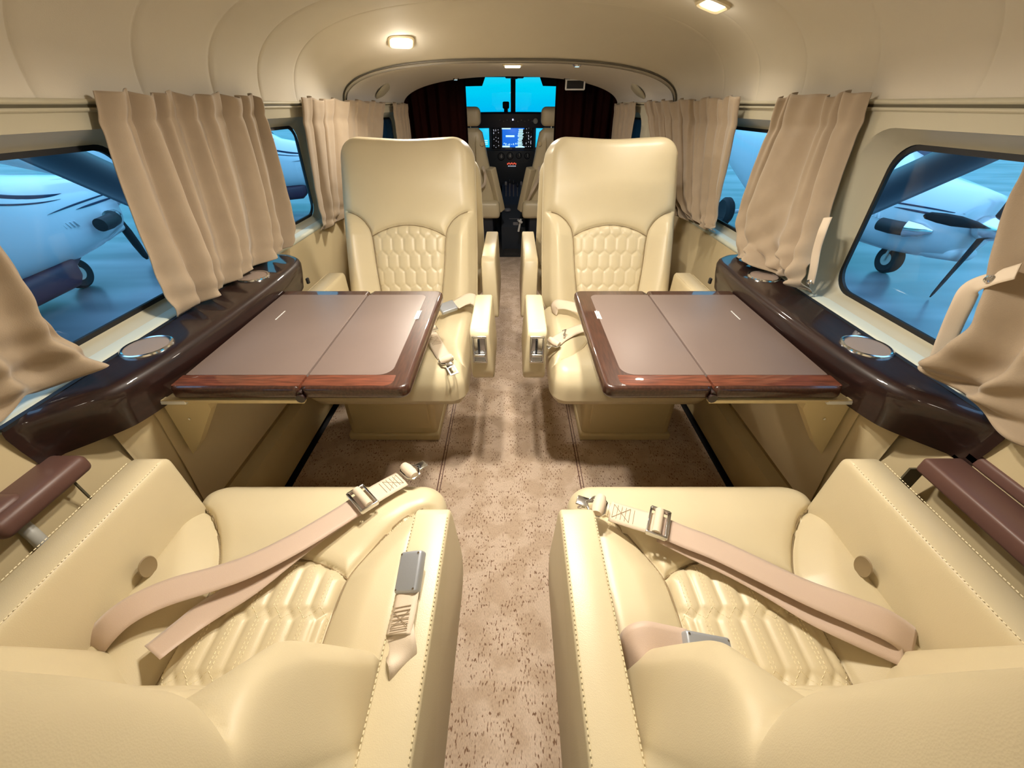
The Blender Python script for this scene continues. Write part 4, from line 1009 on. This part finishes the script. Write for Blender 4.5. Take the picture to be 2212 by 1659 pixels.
def zig(parent, f, L_=.045, W_=.030):
    """box and cross stitching on the sewn end"""
    mb = MB()
    for k in range(7): y = -L_ / 2 + L_ * k / 6; mb.box((0, y, .0020), (W_, .0008, .0006))
    for a in (-1, 1): mb.tube([(-W_ / 2, -a * L_ / 3, .0021), (W_ / 2, a * L_ / 3, .0021)], .0004, 4)
    o = mb.build('belt_stitching', M['stitch_dark'], parent, smooth=False); o.matrix_local = f; return o
def S3(*a): return [tuple(spot(u, v, z)) for u, v, z in a]
# foreground left seat: long lap strap
r = empty('seat_belt', (0, 0, 0), 0, 'long beige lap belt with chrome adjuster across the left foreground seat cushion', 'seat belt', 'seat belts')
P = S3((868, 1034, .473), (830, 1055, .478), (785, 1082, .481), (730, 1118, .481), (640, 1172, .485), (540, 1222, .489), (450, 1253, .493), (360, 1280, .500), (280, 1318, .502), (225, 1365, .490), (195, 1415, .455), (203, 1470, .40))
belt(P[2:], 'lap_strap', r, nrm=[(0, 0, 1)] * 5 + [(0, -.1, 1), (.0, -.2, 1), (.1, -.3, 1), (.4, -.4, .9), (.6, -.8, .2)])
belt(S3((775, 1092, .476), (700, 1140, .475), (620, 1200, .473), (540, 1262, .472), (450, 1318, .474), (390, 1362, .478), (328, 1410, .484)), 'strap_tail', r, nrm=[(0, 0, 1)] * 5 + [(-.2, -.1, 1), (-.3, -.2, 1)])
belt(P[:3], 'sewn_end', r, m='webbing_end', thick=.0025)
d_ = Vector(P[3]) - Vector(P[1]); adjuster(r, Vector(P[2]) + Vector((0, 0, .004)), d_)
zig(r, frame_at((Vector(P[0]) + Vector(P[1])) / 2 + Vector((0, 0, .001)), Vector(P[1]) - Vector(P[0]), (0, 0, 1)))
def connector(parent, p, along, up=(0, 0, 1), tongue=False):
    f = frame_at(p, along, up); mb = MB()
    mb.tube([(-.022, -.004, .002), (-.018, .012, .002), (0, .024, .003), (.018, .012, .002), (.022, -.004, .002), (.012, -.012, .003), (-.012, -.012, .003)], .0028, 8, closed=True)
    mb.box((0, .030, .003), (.020, .022, .004), .0015)
    o = mb.build('connector', M['chrome'], parent); o.matrix_local = f
    mb = MB(); mb.lathe([(.0005, -.022), (.009, -.020), (.0115, -.008), (.0115, .008), (.009, .020), (.0005, .022)], (0, 0, .006), axis='x', n=16); mb.build('webbing_fold', M['webbing_end'], o)
    if tongue:
        mb = MB()
        for (c_, z_) in (((-.0105, .056, .002), (.005, .034, .003)), ((.0105, .056, .002), (.005, .034, .003)), ((0, .074, .002), (.026, .006, .003)), ((0, .040, .002), (.026, .006, .003))): mb.box(c_, z_, .001)
        mb.build('tongue', M['white'], o)
    return o
connector(r, spot(884, 1022, .476), Vector(P[0]) - Vector(P[1]))
# foreground left seat: buckle half standing beside the armrest
def buckle(parent, p, along, up, s=(.040, .066, .016)):
    f = frame_at(p, along, up); mb = MB(); mb.box((0, 0, 0), s, .004, seg=4); o = mb.build('buckle', M['satin'], parent); o.matrix_local = f
    for a in (-1, 1):
        for b in (-1, 1): mb = MB(); mb.lathe([(.0016, 0), (.0014, .0006), (.0003, .0006)], (a * (s[0] / 2 - .004), b * (s[1] / 2 - .004), s[2] / 2), n=8); mb.build('rivet', M['chrome'], o)
    mb = MB(); mb.box((0, -s[1] / 2 + .001, -.001), (s[0] * .7, .006, s[2] * .45), .001); mb.build('buckle_slot', M['black'], o)
    return o
r = empty('belt_buckle', (0, 0, 0), 0, 'satin steel buckle on a twisted beige strap beside the left foreground seat armrest', 'seat belt', 'seat belts')
buckle(r, spot(887, 1236, .612), spot(893, 1200, .618) - spot(880, 1280, .606), (-.45, -.10, 1), (.034, .050, .014))
Q = S3((880, 1278, .606), (875, 1308, .607), (868, 1340, .607), (860, 1372, .606), (868, 1388, .604))
belt(Q[:4], 'sewn_end', r, .032, 'webbing_end', nrm=[(-.3, -.15, 1)] * 4, thick=.0025)
zig(r, frame_at(Vector(Q[2]) + Vector((-.0008, 0, .0014)), Vector(Q[2]) - Vector(Q[0]), (-.3, -.15, 1)), .028, .022)
belt(S3((862, 1365, .604), (866, 1398, .604), (868, 1438, .600), (857, 1472, .580), (844, 1502, .55), (840, 1525, .52)), 'buckle_strap', r, [.038, .036, .030, .026, .024, .024], 'webbing_end', nrm=[(-.3, -.2, 1), (-.2, -.5, 1), (.7, -.5, .6), (1, -.2, .3), (1, 0, .2), (1, 0, .1)])
# foreground right seat: lap strap
r = empty('seat_belt', (0, 0, 0), 0, 'long beige lap belt with chrome adjuster crossing the right foreground seat cushion', 'seat belt', 'seat belts')
P = S3((1318, 1103, .486), (1365, 1118, .486), (1420, 1134, .488), (1475, 1158, .486), (1545, 1185, .486), (1640, 1230, .487), (1740, 1278, .490), (1840, 1318, .496), (1920, 1352, .496), (1975, 1392, .478))
belt(P[2:], 'lap_strap', r, nrm=[(0, 0, 1)] * 5 + [(-.1, -.1, 1), (-.2, -.2, 1), (-.4, -.2, 1)])
belt(S3((1425, 1148, .478), (1500, 1185, .474), (1580, 1222, .473), (1660, 1265, .473), (1750, 1318, .476), (1850, 1362, .482), (1950, 1405, .480)), 'strap_under', r, nrm=[(0, 0, 1)] * 5 + [(-.1, -.1, 1), (-.2, -.1, 1)])
belt(P[:3], 'sewn_end', r, m='webbing_end', thick=.0025)
adjuster(r, Vector(P[2]) + Vector((0, 0, .004)), Vector(P[3]) - Vector(P[1]))
zig(r, frame_at((Vector(P[0]) + Vector(P[1])) / 2 + Vector((0, 0, .001)), Vector(P[1]) - Vector(P[0]), (0, 0, 1)))
connector(r, spot(1293, 1096, .505), Vector(P[0]) - Vector(P[1]), (0, 0, 1))
mb = MB(); q0 = spot(1255, 1090, .50); mb.tube([spot(1285, 1082, .51), spot(1262, 1086, .50), spot(1250, 1096, .47), spot(1262, 1098, .46)], .0028, 8); mb.build('anchor_hook', M['chrome'], r)
# foreground right seat: buckle
r = empty('belt_buckle', (0, 0, 0), 0, 'satin steel buckle with looped beige strap lying on the right foreground seat', 'seat belt', 'seat belts')
buckle(r, spot(1530, 1412, .535), spot(1500, 1405, .54) - spot(1570, 1418, .53), (0, -.2, 1), (.042, .062, .016))
belt(S3((1488, 1402, .535), (1440, 1392, .540), (1395, 1385, .545), (1365, 1402, .535), (1352, 1440, .50), (1350, 1490, .45)), 'buckle_strap', r, .044, 'webbing', nrm=[(0, -.3, 1), (0, -.3, 1), (-.4, -.3, 1), (-1, -.4, .5), (-1, -.2, .1), (-1, 0, 0)])
# far left seat
r = empty('belt_buckle', (0, 0, 0), 0, 'bright buckle on a short beige strap at the back of the left aft facing seat', 'seat belt', 'seat belts')
buckle(r, spot(967, 664, .502), spot(950, 670, .5) - spot(985, 658, .505), (0, -.5, 1), (.044, .062, .016))
belt(S3((984, 659, .505), (1000, 650, .512), (1015, 645, .515), (1027, 650, .505), (1032, 668, .47)), 'buckle_strap', r, .044, 'webbing_end', nrm=[(0, -.5, 1), (0, -.6, 1), (.3, -.8, 1), (1, -.6, .5), (1, -.3, 0)])
r = empty('seat_belt', (0, 0, 0), 0, 'beige belt end with metal tongue hanging over the left aft facing seat cushion', 'seat belt', 'seat belts')
P = S3((905, 690, .474), (926, 716, .476), (940, 738, .474), (952, 760, .470), (960, 772, .466))
belt(P, 'lap_strap', r, .044, 'webbing_end', nrm=[(0, -.1, 1)] * 5, thick=.002)
adjuster(r, Vector(P[1]) + Vector((0, 0, .004)), Vector(P[2]) - Vector(P[0]), (0, -.1, 1))
zig(r, frame_at(Vector(P[2]) + Vector((0, 0, .002)), Vector(P[3]) - Vector(P[1]), (0, -.1, 1)))
connector(r, spot(964, 778, .470), Vector(P[4]) - Vector(P[2]), (0, -.35, 1), tongue=True)
# far right seat
r = empty('seat_belt', (0, 0, 0), 0, 'beige belt end with chrome hook reaching the aisle side of the right aft facing seat', 'seat belt', 'seat belts')
P = S3((1290, 700, .472), (1262, 707, .476), (1238, 715, .480), (1215, 727, .482), (1198, 740, .480))
belt(P, 'lap_strap', r, .042, 'webbing_end', nrm=[(0, -.2, 1)] * 5, thick=.002)
connector(r, spot(1196, 742, .484), Vector(P[4]) - Vector(P[2]), (0, -.2, 1))
mb = MB(); mb.tube([spot(1215, 715, .50), spot(1222, 712, .505), spot(1218, 728, .49)], .003, 8); mb.build('release_tab', M['chrome'], r)
r = empty('belt_buckle', (0, 0, 0), 0, 'beige strap leading under the right table from the back of the aft facing seat', 'seat belt', 'seat belts')
belt(S3((1197, 678, .47), (1200, 660, .502), (1218, 658, .510), (1240, 663, .508), (1262, 672, .498), (1285, 685, .488)), 'buckle_strap', r, .042, 'webbing_end', nrm=[(-1, -.3, .2), (-.6, -.6, .7), (0, -.5, 1), (0, -.5, 1), (0, -.3, 1), (0, -.3, 1)])

# ------------------------------------------------------------------ foreground side wall fittings
# right: long brown padded rail
o = empty('side_rail', (.735, .10, .60), 0, 'long brown padded rail along the right wall beside the foreground seat', 'rail')
mb = MB(); mb.box((0, .02, .006), (.064, .66, .030), .006); mb.build('rail_pad', M['brown'], o)
mb = MB(); mb.box((.040, .02, .030), (.022, .66, .022), .006); mb.build('rail_lip', M['brown'], o)
mb = MB(); mb.box((-.034, .16, -.17), (.012, .36, .012), .003); mb.build('lower_trim', M['leather_dark'], o)
mb = MB(); mb.box((-.020, .352, -.06), (.03, .003, .10)); mb.build('panel_seam', M['groove'], o, smooth=False)
# left: short brown pad and white tube grip
o = empty('side_pad', (-.745, .405, .60), 0, 'short brown padded armrest on the left wall behind the walnut ledge', 'armrest')
mb = MB(); mb.box((0, -.02, .006), (.068, .145, .034), .012, seg=4); mb.build('pad_body', M['brown'], o)
mb = MB(); mb.box((-.040, -.02, .034), (.020, .145, .018), .005); mb.build('pad_lip', M['brown'], o)
mb = MB(); mb.box((.016, .022, -.06), (.003, .003, .10)); mb.build('panel_seam', M['groove'], o, smooth=False)
o = empty('grab_handle', (-.72, .31, .56), 0, 'pale tubular grab handle on the left wall at the edge of the view', 'handle')
a0 = Vector(o.location)
pp = [spot(-12, 1085, .60), spot(18, 1112, .58), spot(60, 1145, .56), spot(95, 1178, .53), spot(110, 1200, .50)]
mb = MB(); mb.tube([tuple(Vector(p) - a0) for p in catmull(pp, 5)], .009, 12); mb.build('handle_tube', M['white_tube'], o)
pp = [spot(60, 1215, .47), spot(25, 1245, .47), spot(-20, 1290, .46), spot(-60, 1320, .45)]
mb = MB(); mb.tube([tuple(Vector(p) - a0) for p in catmull(pp, 5)], .009, 12); mb.build('handle_tube', M['white_tube'], o)
mb = MB(); mb.box(spot(-18, 1110, .615) - a0, (.05, .06, .03), .012); mb.build('handle_grip', M['brown'], o)
mb = MB(); mb.box(spot(-25, 1215, .50) - a0, (.06, .10, .05), .014); mb.build('handle_mount', M['brown'], o)

# ------------------------------------------------------------------ outside: apron, neighbouring aircraft, own wing struts
GZ = -1.45; struts = {}
mb = MB(); mb.add([(-60, -40, GZ), (60, -40, GZ), (60, 90, GZ), (-60, 90, GZ)], [(0, 1, 2, 3)]); tag(mb.build('ground', M['apron'], smooth=False), kind='structure')
for s_ in (-1, 1):
    nm = 'left' if s_ < 0 else 'right'
    p0, p1 = Vector((s_ * 1.0, 2.02, .36)), Vector((s_ * 3.6, 2.02, 1.72)); d = (p1 - p0).normalized(); up = d.cross(Vector((0, 1, 0))).normalized()
    V = []; k = 18
    for P0 in (p0, p1):
        for j in range(k):
            a = 2 * PI * j / k; V.append(P0 + Vector((0, 1, 0)) * .125 * math.cos(a) * (1 if math.cos(a) > 0 else 1.15) + up * .048 * math.sin(a))
    mb = MB(); mb.add(V, [(j, (j + 1) % k, k + (j + 1) % k, k + j) for j in range(k)] + [list(range(k))[::-1], list(range(k, 2 * k))])
    struts[s_] = mb.build('wing_strut', M['strut'])
for s_ in (-1, 1):
    nm = 'left' if s_ < 0 else 'right'
    V = []
    for (x, c0, c1, z) in ((.80, 3.0, 1.0, 1.53), (4.0, 2.9, 1.15, 1.66), (7.9, 2.7, 1.35, 1.85)):
        for (f_, h_) in ((0, 0), (.10, .10), (.4, .14), (1, 0), (.5, -.07), (.08, -.06)): V.append((s_ * x, c0 + (c1 - c0) * f_, z + h_))
    Fc = [(i * 6 + j, i * 6 + (j + 1) % 6, (i + 1) * 6 + (j + 1) % 6, (i + 1) * 6 + j) for i in range(2) for j in range(6)] + [list(range(6)), list(range(12, 18))]
    wg = mobj('high_wing', V, Fc, M['strut'], smooth=False); struts[s_].parent = wg
    tag(wg, 'high wing with grey diagonal strut outside the nearest %s window' % nm, 'wing', 'wings with struts')
def loft(secs, k=32, n=2.3):
    V = []
    for (y, hw, hh, zc) in secs:
        for j in range(k):
            a = 2 * PI * j / k; c_, s_ = math.cos(a), math.sin(a)
            V.append((hw * math.copysign(abs(c_) ** (2 / n), c_), y, zc + hh * math.copysign(abs(s_) ** (2 / n), s_)))
    m = len(secs)
    return V, [(i * k + j, i * k + (j + 1) % k, (i + 1) * k + (j + 1) % k, (i + 1) * k + j) for i in range(m - 1) for j in range(k)] + [list(range(k)), list(range((m - 1) * k, m * k))[::-1]]
def aircraft(loc, rz, label, pod=True, gz=None, length=9.0, s=1.0, wl=5.0, wr=5.0):
    """y = 0 is the propeller plane, nose towards +y, z = 0 at the propeller hub"""
    r = empty('parked_aircraft', loc, rz, label, 'aircraft', 'parked aircraft'); r.scale = (s, s, s)
    secs = [(-.12, .30, .33, .0), (-.20, .40, .45, -.03), (-.7, .50, .56, -.06), (-1.3, .58, .64, -.06), (-1.8, .64, .70, -.02), (-2.2, .70, .82, .09), (-2.7, .76, .98, .24), (-3.2, .80, 1.02, .28), (-5.5, .80, 1.02, .28), (-7.2, .55, .70, .45), (-length, .22, .34, .62)]
    V, Fc = loft(secs); fu = mobj('fuselage', V, Fc, M['paint'], r)
    if pod:
        V, Fc = loft([(-.95, .12, .04, -.58), (-1.40, .34, .12, -.64), (-1.52, .46, .20, -.72), (-1.62, .50, .24, -.76), (-2.4, .52, .24, -.80), (-5.0, .52, .17, -.80), (-5.8, .2, .06, -.70)], n=3.5); mobj('cargo_pod', V, Fc, M['maroon'], r)
    # cheat line stripes, one per side, just proud of the skin
    for sd in (-1, 1):
        mb = MB()
        for (ya, yb, za, zb, th) in ((-.15, -1.6, .16, .10, .022), (-.15, -1.1, .09, .07, .028), (-1.1, -2.6, .30, .62, .05), (-1.2, -2.7, .24, .50, .02)):
            pts = []
            for t in np.linspace(0, 1, 14):
                y = ya + (yb - ya) * t; z = za + (zb - za) * (t ** 2); yy = [q[0] for q in secs][::-1]
                hw = np.interp(y, yy, [q[1] for q in secs][::-1]); hh = np.interp(y, yy, [q[2] for q in secs][::-1]); zc = np.interp(y, yy, [q[3] for q in secs][::-1])
                zz_ = min(.96, abs((z - zc) / hh)); x = hw * (1 - zz_ ** 2.3) ** (1 / 2.3) + .006; pts.append((sd * x, y, z))
            wd = [th * (1 - abs(2 * t - 1) ** 3) + .002 for t in np.linspace(0, 1, 14)]
            V_, F_ = ribbon(pts, wd, .003, [(sd, 0, .1)] * 14, n=2); mb.add(V_, F_)
        mb.build('stripe', M['paint_dark'], fu)
        # exhaust and oil cooler scoop
        mb = MB(); mb.tube([(sd * .46, -.50, -.16), (sd * .58, -.60, -.17), (sd * .66, -.82, -.18), (sd * .70, -1.02, -.18)], [.07, .10, .105, .10], 18); mb.build('exhaust_stack', M['black'], fu)
        mb = MB(); mb.tube([(sd * .42, -.36, -.14), (sd * .50, -.48, -.15), (sd * .585, -.64, -.16)], [.03, .10, .125], 18); mb.build('exhaust_fairing', M['chrome'], fu)
        mb = MB()
        for q in range(7): mb.box((sd * .585, -1.25 - q * .07, -.10 + .004 * q), (.03, .014, .10), .004, rot=Matrix.Rotation(sd * .0 + .5, 3, 'X'))
        mb.build('louvre', M['paint'], fu)
        for (ya, yb, za, zb) in ((-2.45, -3.05, .50, .95), (-3.4, -3.85, .50, .85), (-4.2, -4.6, .50, .85)):
            mb = MB(); mb.box((sd * .768, (ya + yb) / 2, (za + zb) / 2), (.02, abs(yb - ya), zb - za), .04); mb.build('side_window', M['paint_dark'], fu)
    V, Fc = loft([(-1.95, .50, .10, .60), (-2.15, .56, .20, .78), (-2.5, .62, .24, 1.0)], n=2.6); mobj('windshield', V, Fc, M['paint_dark'], fu)
    mb = MB(); mb.lathe([(.0, .36), (.05, .34), (.11, .24), (.155, .10), (.17, -.04), (.15, -.10)], (0, 0, 0), axis='y', n=28)
    mb.V = [(x, y, z) for (x, y, z) in mb.V]; sp = mb.build('spinner', M['chrome'], r)
    for q in range(4):
        a = math.radians(80 + 90 * q); R = Matrix.Rotation(a, 3, 'Y'); V = []; st = [(.12, .05, .05), (.25, .10, .04), (.55, .15, .025), (.80, .14, .015), (1.02, .10, .010), (1.08, .04, .006)]
        for (rr, ch, th) in st:
            for (u_, v_) in ((-1, 0), (-.4, 1), (.5, .8), (1, 0), (.5, -.8), (-.4, -1)): V.append(R @ Vector((rr, v_ * th + u_ * ch * .35 * .5, u_ * ch * .5)))
        Fc = [(i * 6 + j, i * 6 + (j + 1) % 6, (i + 1) * 6 + (j + 1) % 6, (i + 1) * 6 + j) for i in range(len(st) - 1) for j in range(6)] + [list(range(6)), list(range(30, 36))]
        mobj('propeller_blade', V, Fc, M['tyre'], r)
    # chin intake
    V, Fc = loft([(-.10, .20, .10, -.42), (-.5, .26, .13, -.46), (-1.0, .2, .10, -.5)]); mobj('chin_intake', V, Fc, M['paint'], r)
    g = (gz if gz is not None else GZ) - loc[2]; g /= s
    ng = empty('nose_gear', (0, 0, 0)); ng.parent = r
    wy = -1.22
    mb = MB(); mb.tube([(0, wy + .22, -.55), (0, wy + .08, g + .50), (.0, wy + .02, g + .42)], .035, 12)
    for q in (-1, 1): mb.tube([(0, wy + .03, g + .43), (q * .10, wy, g + .40), (q * .11, wy, g + .235)], .022, 10)
    mb.build('gear_leg', M['white_tube'], ng)
    mb = MB(); mb.lathe([(.10, -.07), (.20, -.085), (.235, -.06), (.245, 0), (.235, .06), (.20, .085), (.10, .07)], (0, wy, g + .245), axis='x', n=40); mb.build('tyre', M['tyre'], ng)
    mb = MB(); mb.lathe([(.0005, -.078), (.05, -.080), (.105, -.074), (.105, .074), (.05, .080), (.0005, .078)], (0, wy, g + .245), axis='x', n=30); mb.build('wheel_hub', M['white_tube'], ng)
    for q in (-1, 1):
        mb = MB(); mb.tube([(q * .5, -4.6, -.6), (q * 1.4, -4.7, g + .30)], .05, 10); mb.build('main_gear_leg', M['paint'], r)
        mb = MB(); mb.lathe([(.12, -.09), (.27, -.11), (.33, -.05), (.33, .05), (.27, .11), (.12, .09)], (q * 1.5, -4.7, g + .33), axis='x', n=36); mb.build('main_tyre', M['tyre'], r)
    # high wing and its struts, tail
    V = []; 
    for (x, c0, c1, z) in ((-wl, -2.9, -4.2, 1.50), (0, -2.4, -4.4, 1.34), (wr, -2.9, -4.2, 1.50)):
        for (f_, h_) in ((0, 0), (.12, .09), (.4, .12), (1, 0), (.5, -.05), (.1, -.05)): V.append((x, c0 + (c1 - c0) * f_, z + h_))
    Fc = [(i * 6 + j, i * 6 + (j + 1) % 6, (i + 1) * 6 + (j + 1) % 6, (i + 1) * 6 + j) for i in range(2) for j in range(6)] + [list(range(6)), list(range(12, 18))]
    mobj('wing', V, Fc, M['paint'], r)
    mb = MB(); mb.prism([(-length + 1.1, .7), (-length - .3, .7), (-length - .6, 2.6), (-length - .0, 2.6)], 'x', -.05, .05); mb.prism([(-length + .6, .85), (-length - .3, .85), (-length - .3, .91), (-length + .6, .91)], 'x', -2.2, 2.2); mb.build('tail_fin', M['paint'], r, smooth=False)
    return r
aircraft((-7.35, 7.55, -.30), 0, 'white high wing aircraft with dark belly pod parked outside the near left window')
aircraft((6.95, 5.85, -.36), PI, 'white aircraft with bright spinner and nose wheel outside the near right window', pod=False)
aircraft((-4.9, 13.2, -.28), math.radians(-72), 'white aircraft with dark pod seen through the second left window', s=.9)
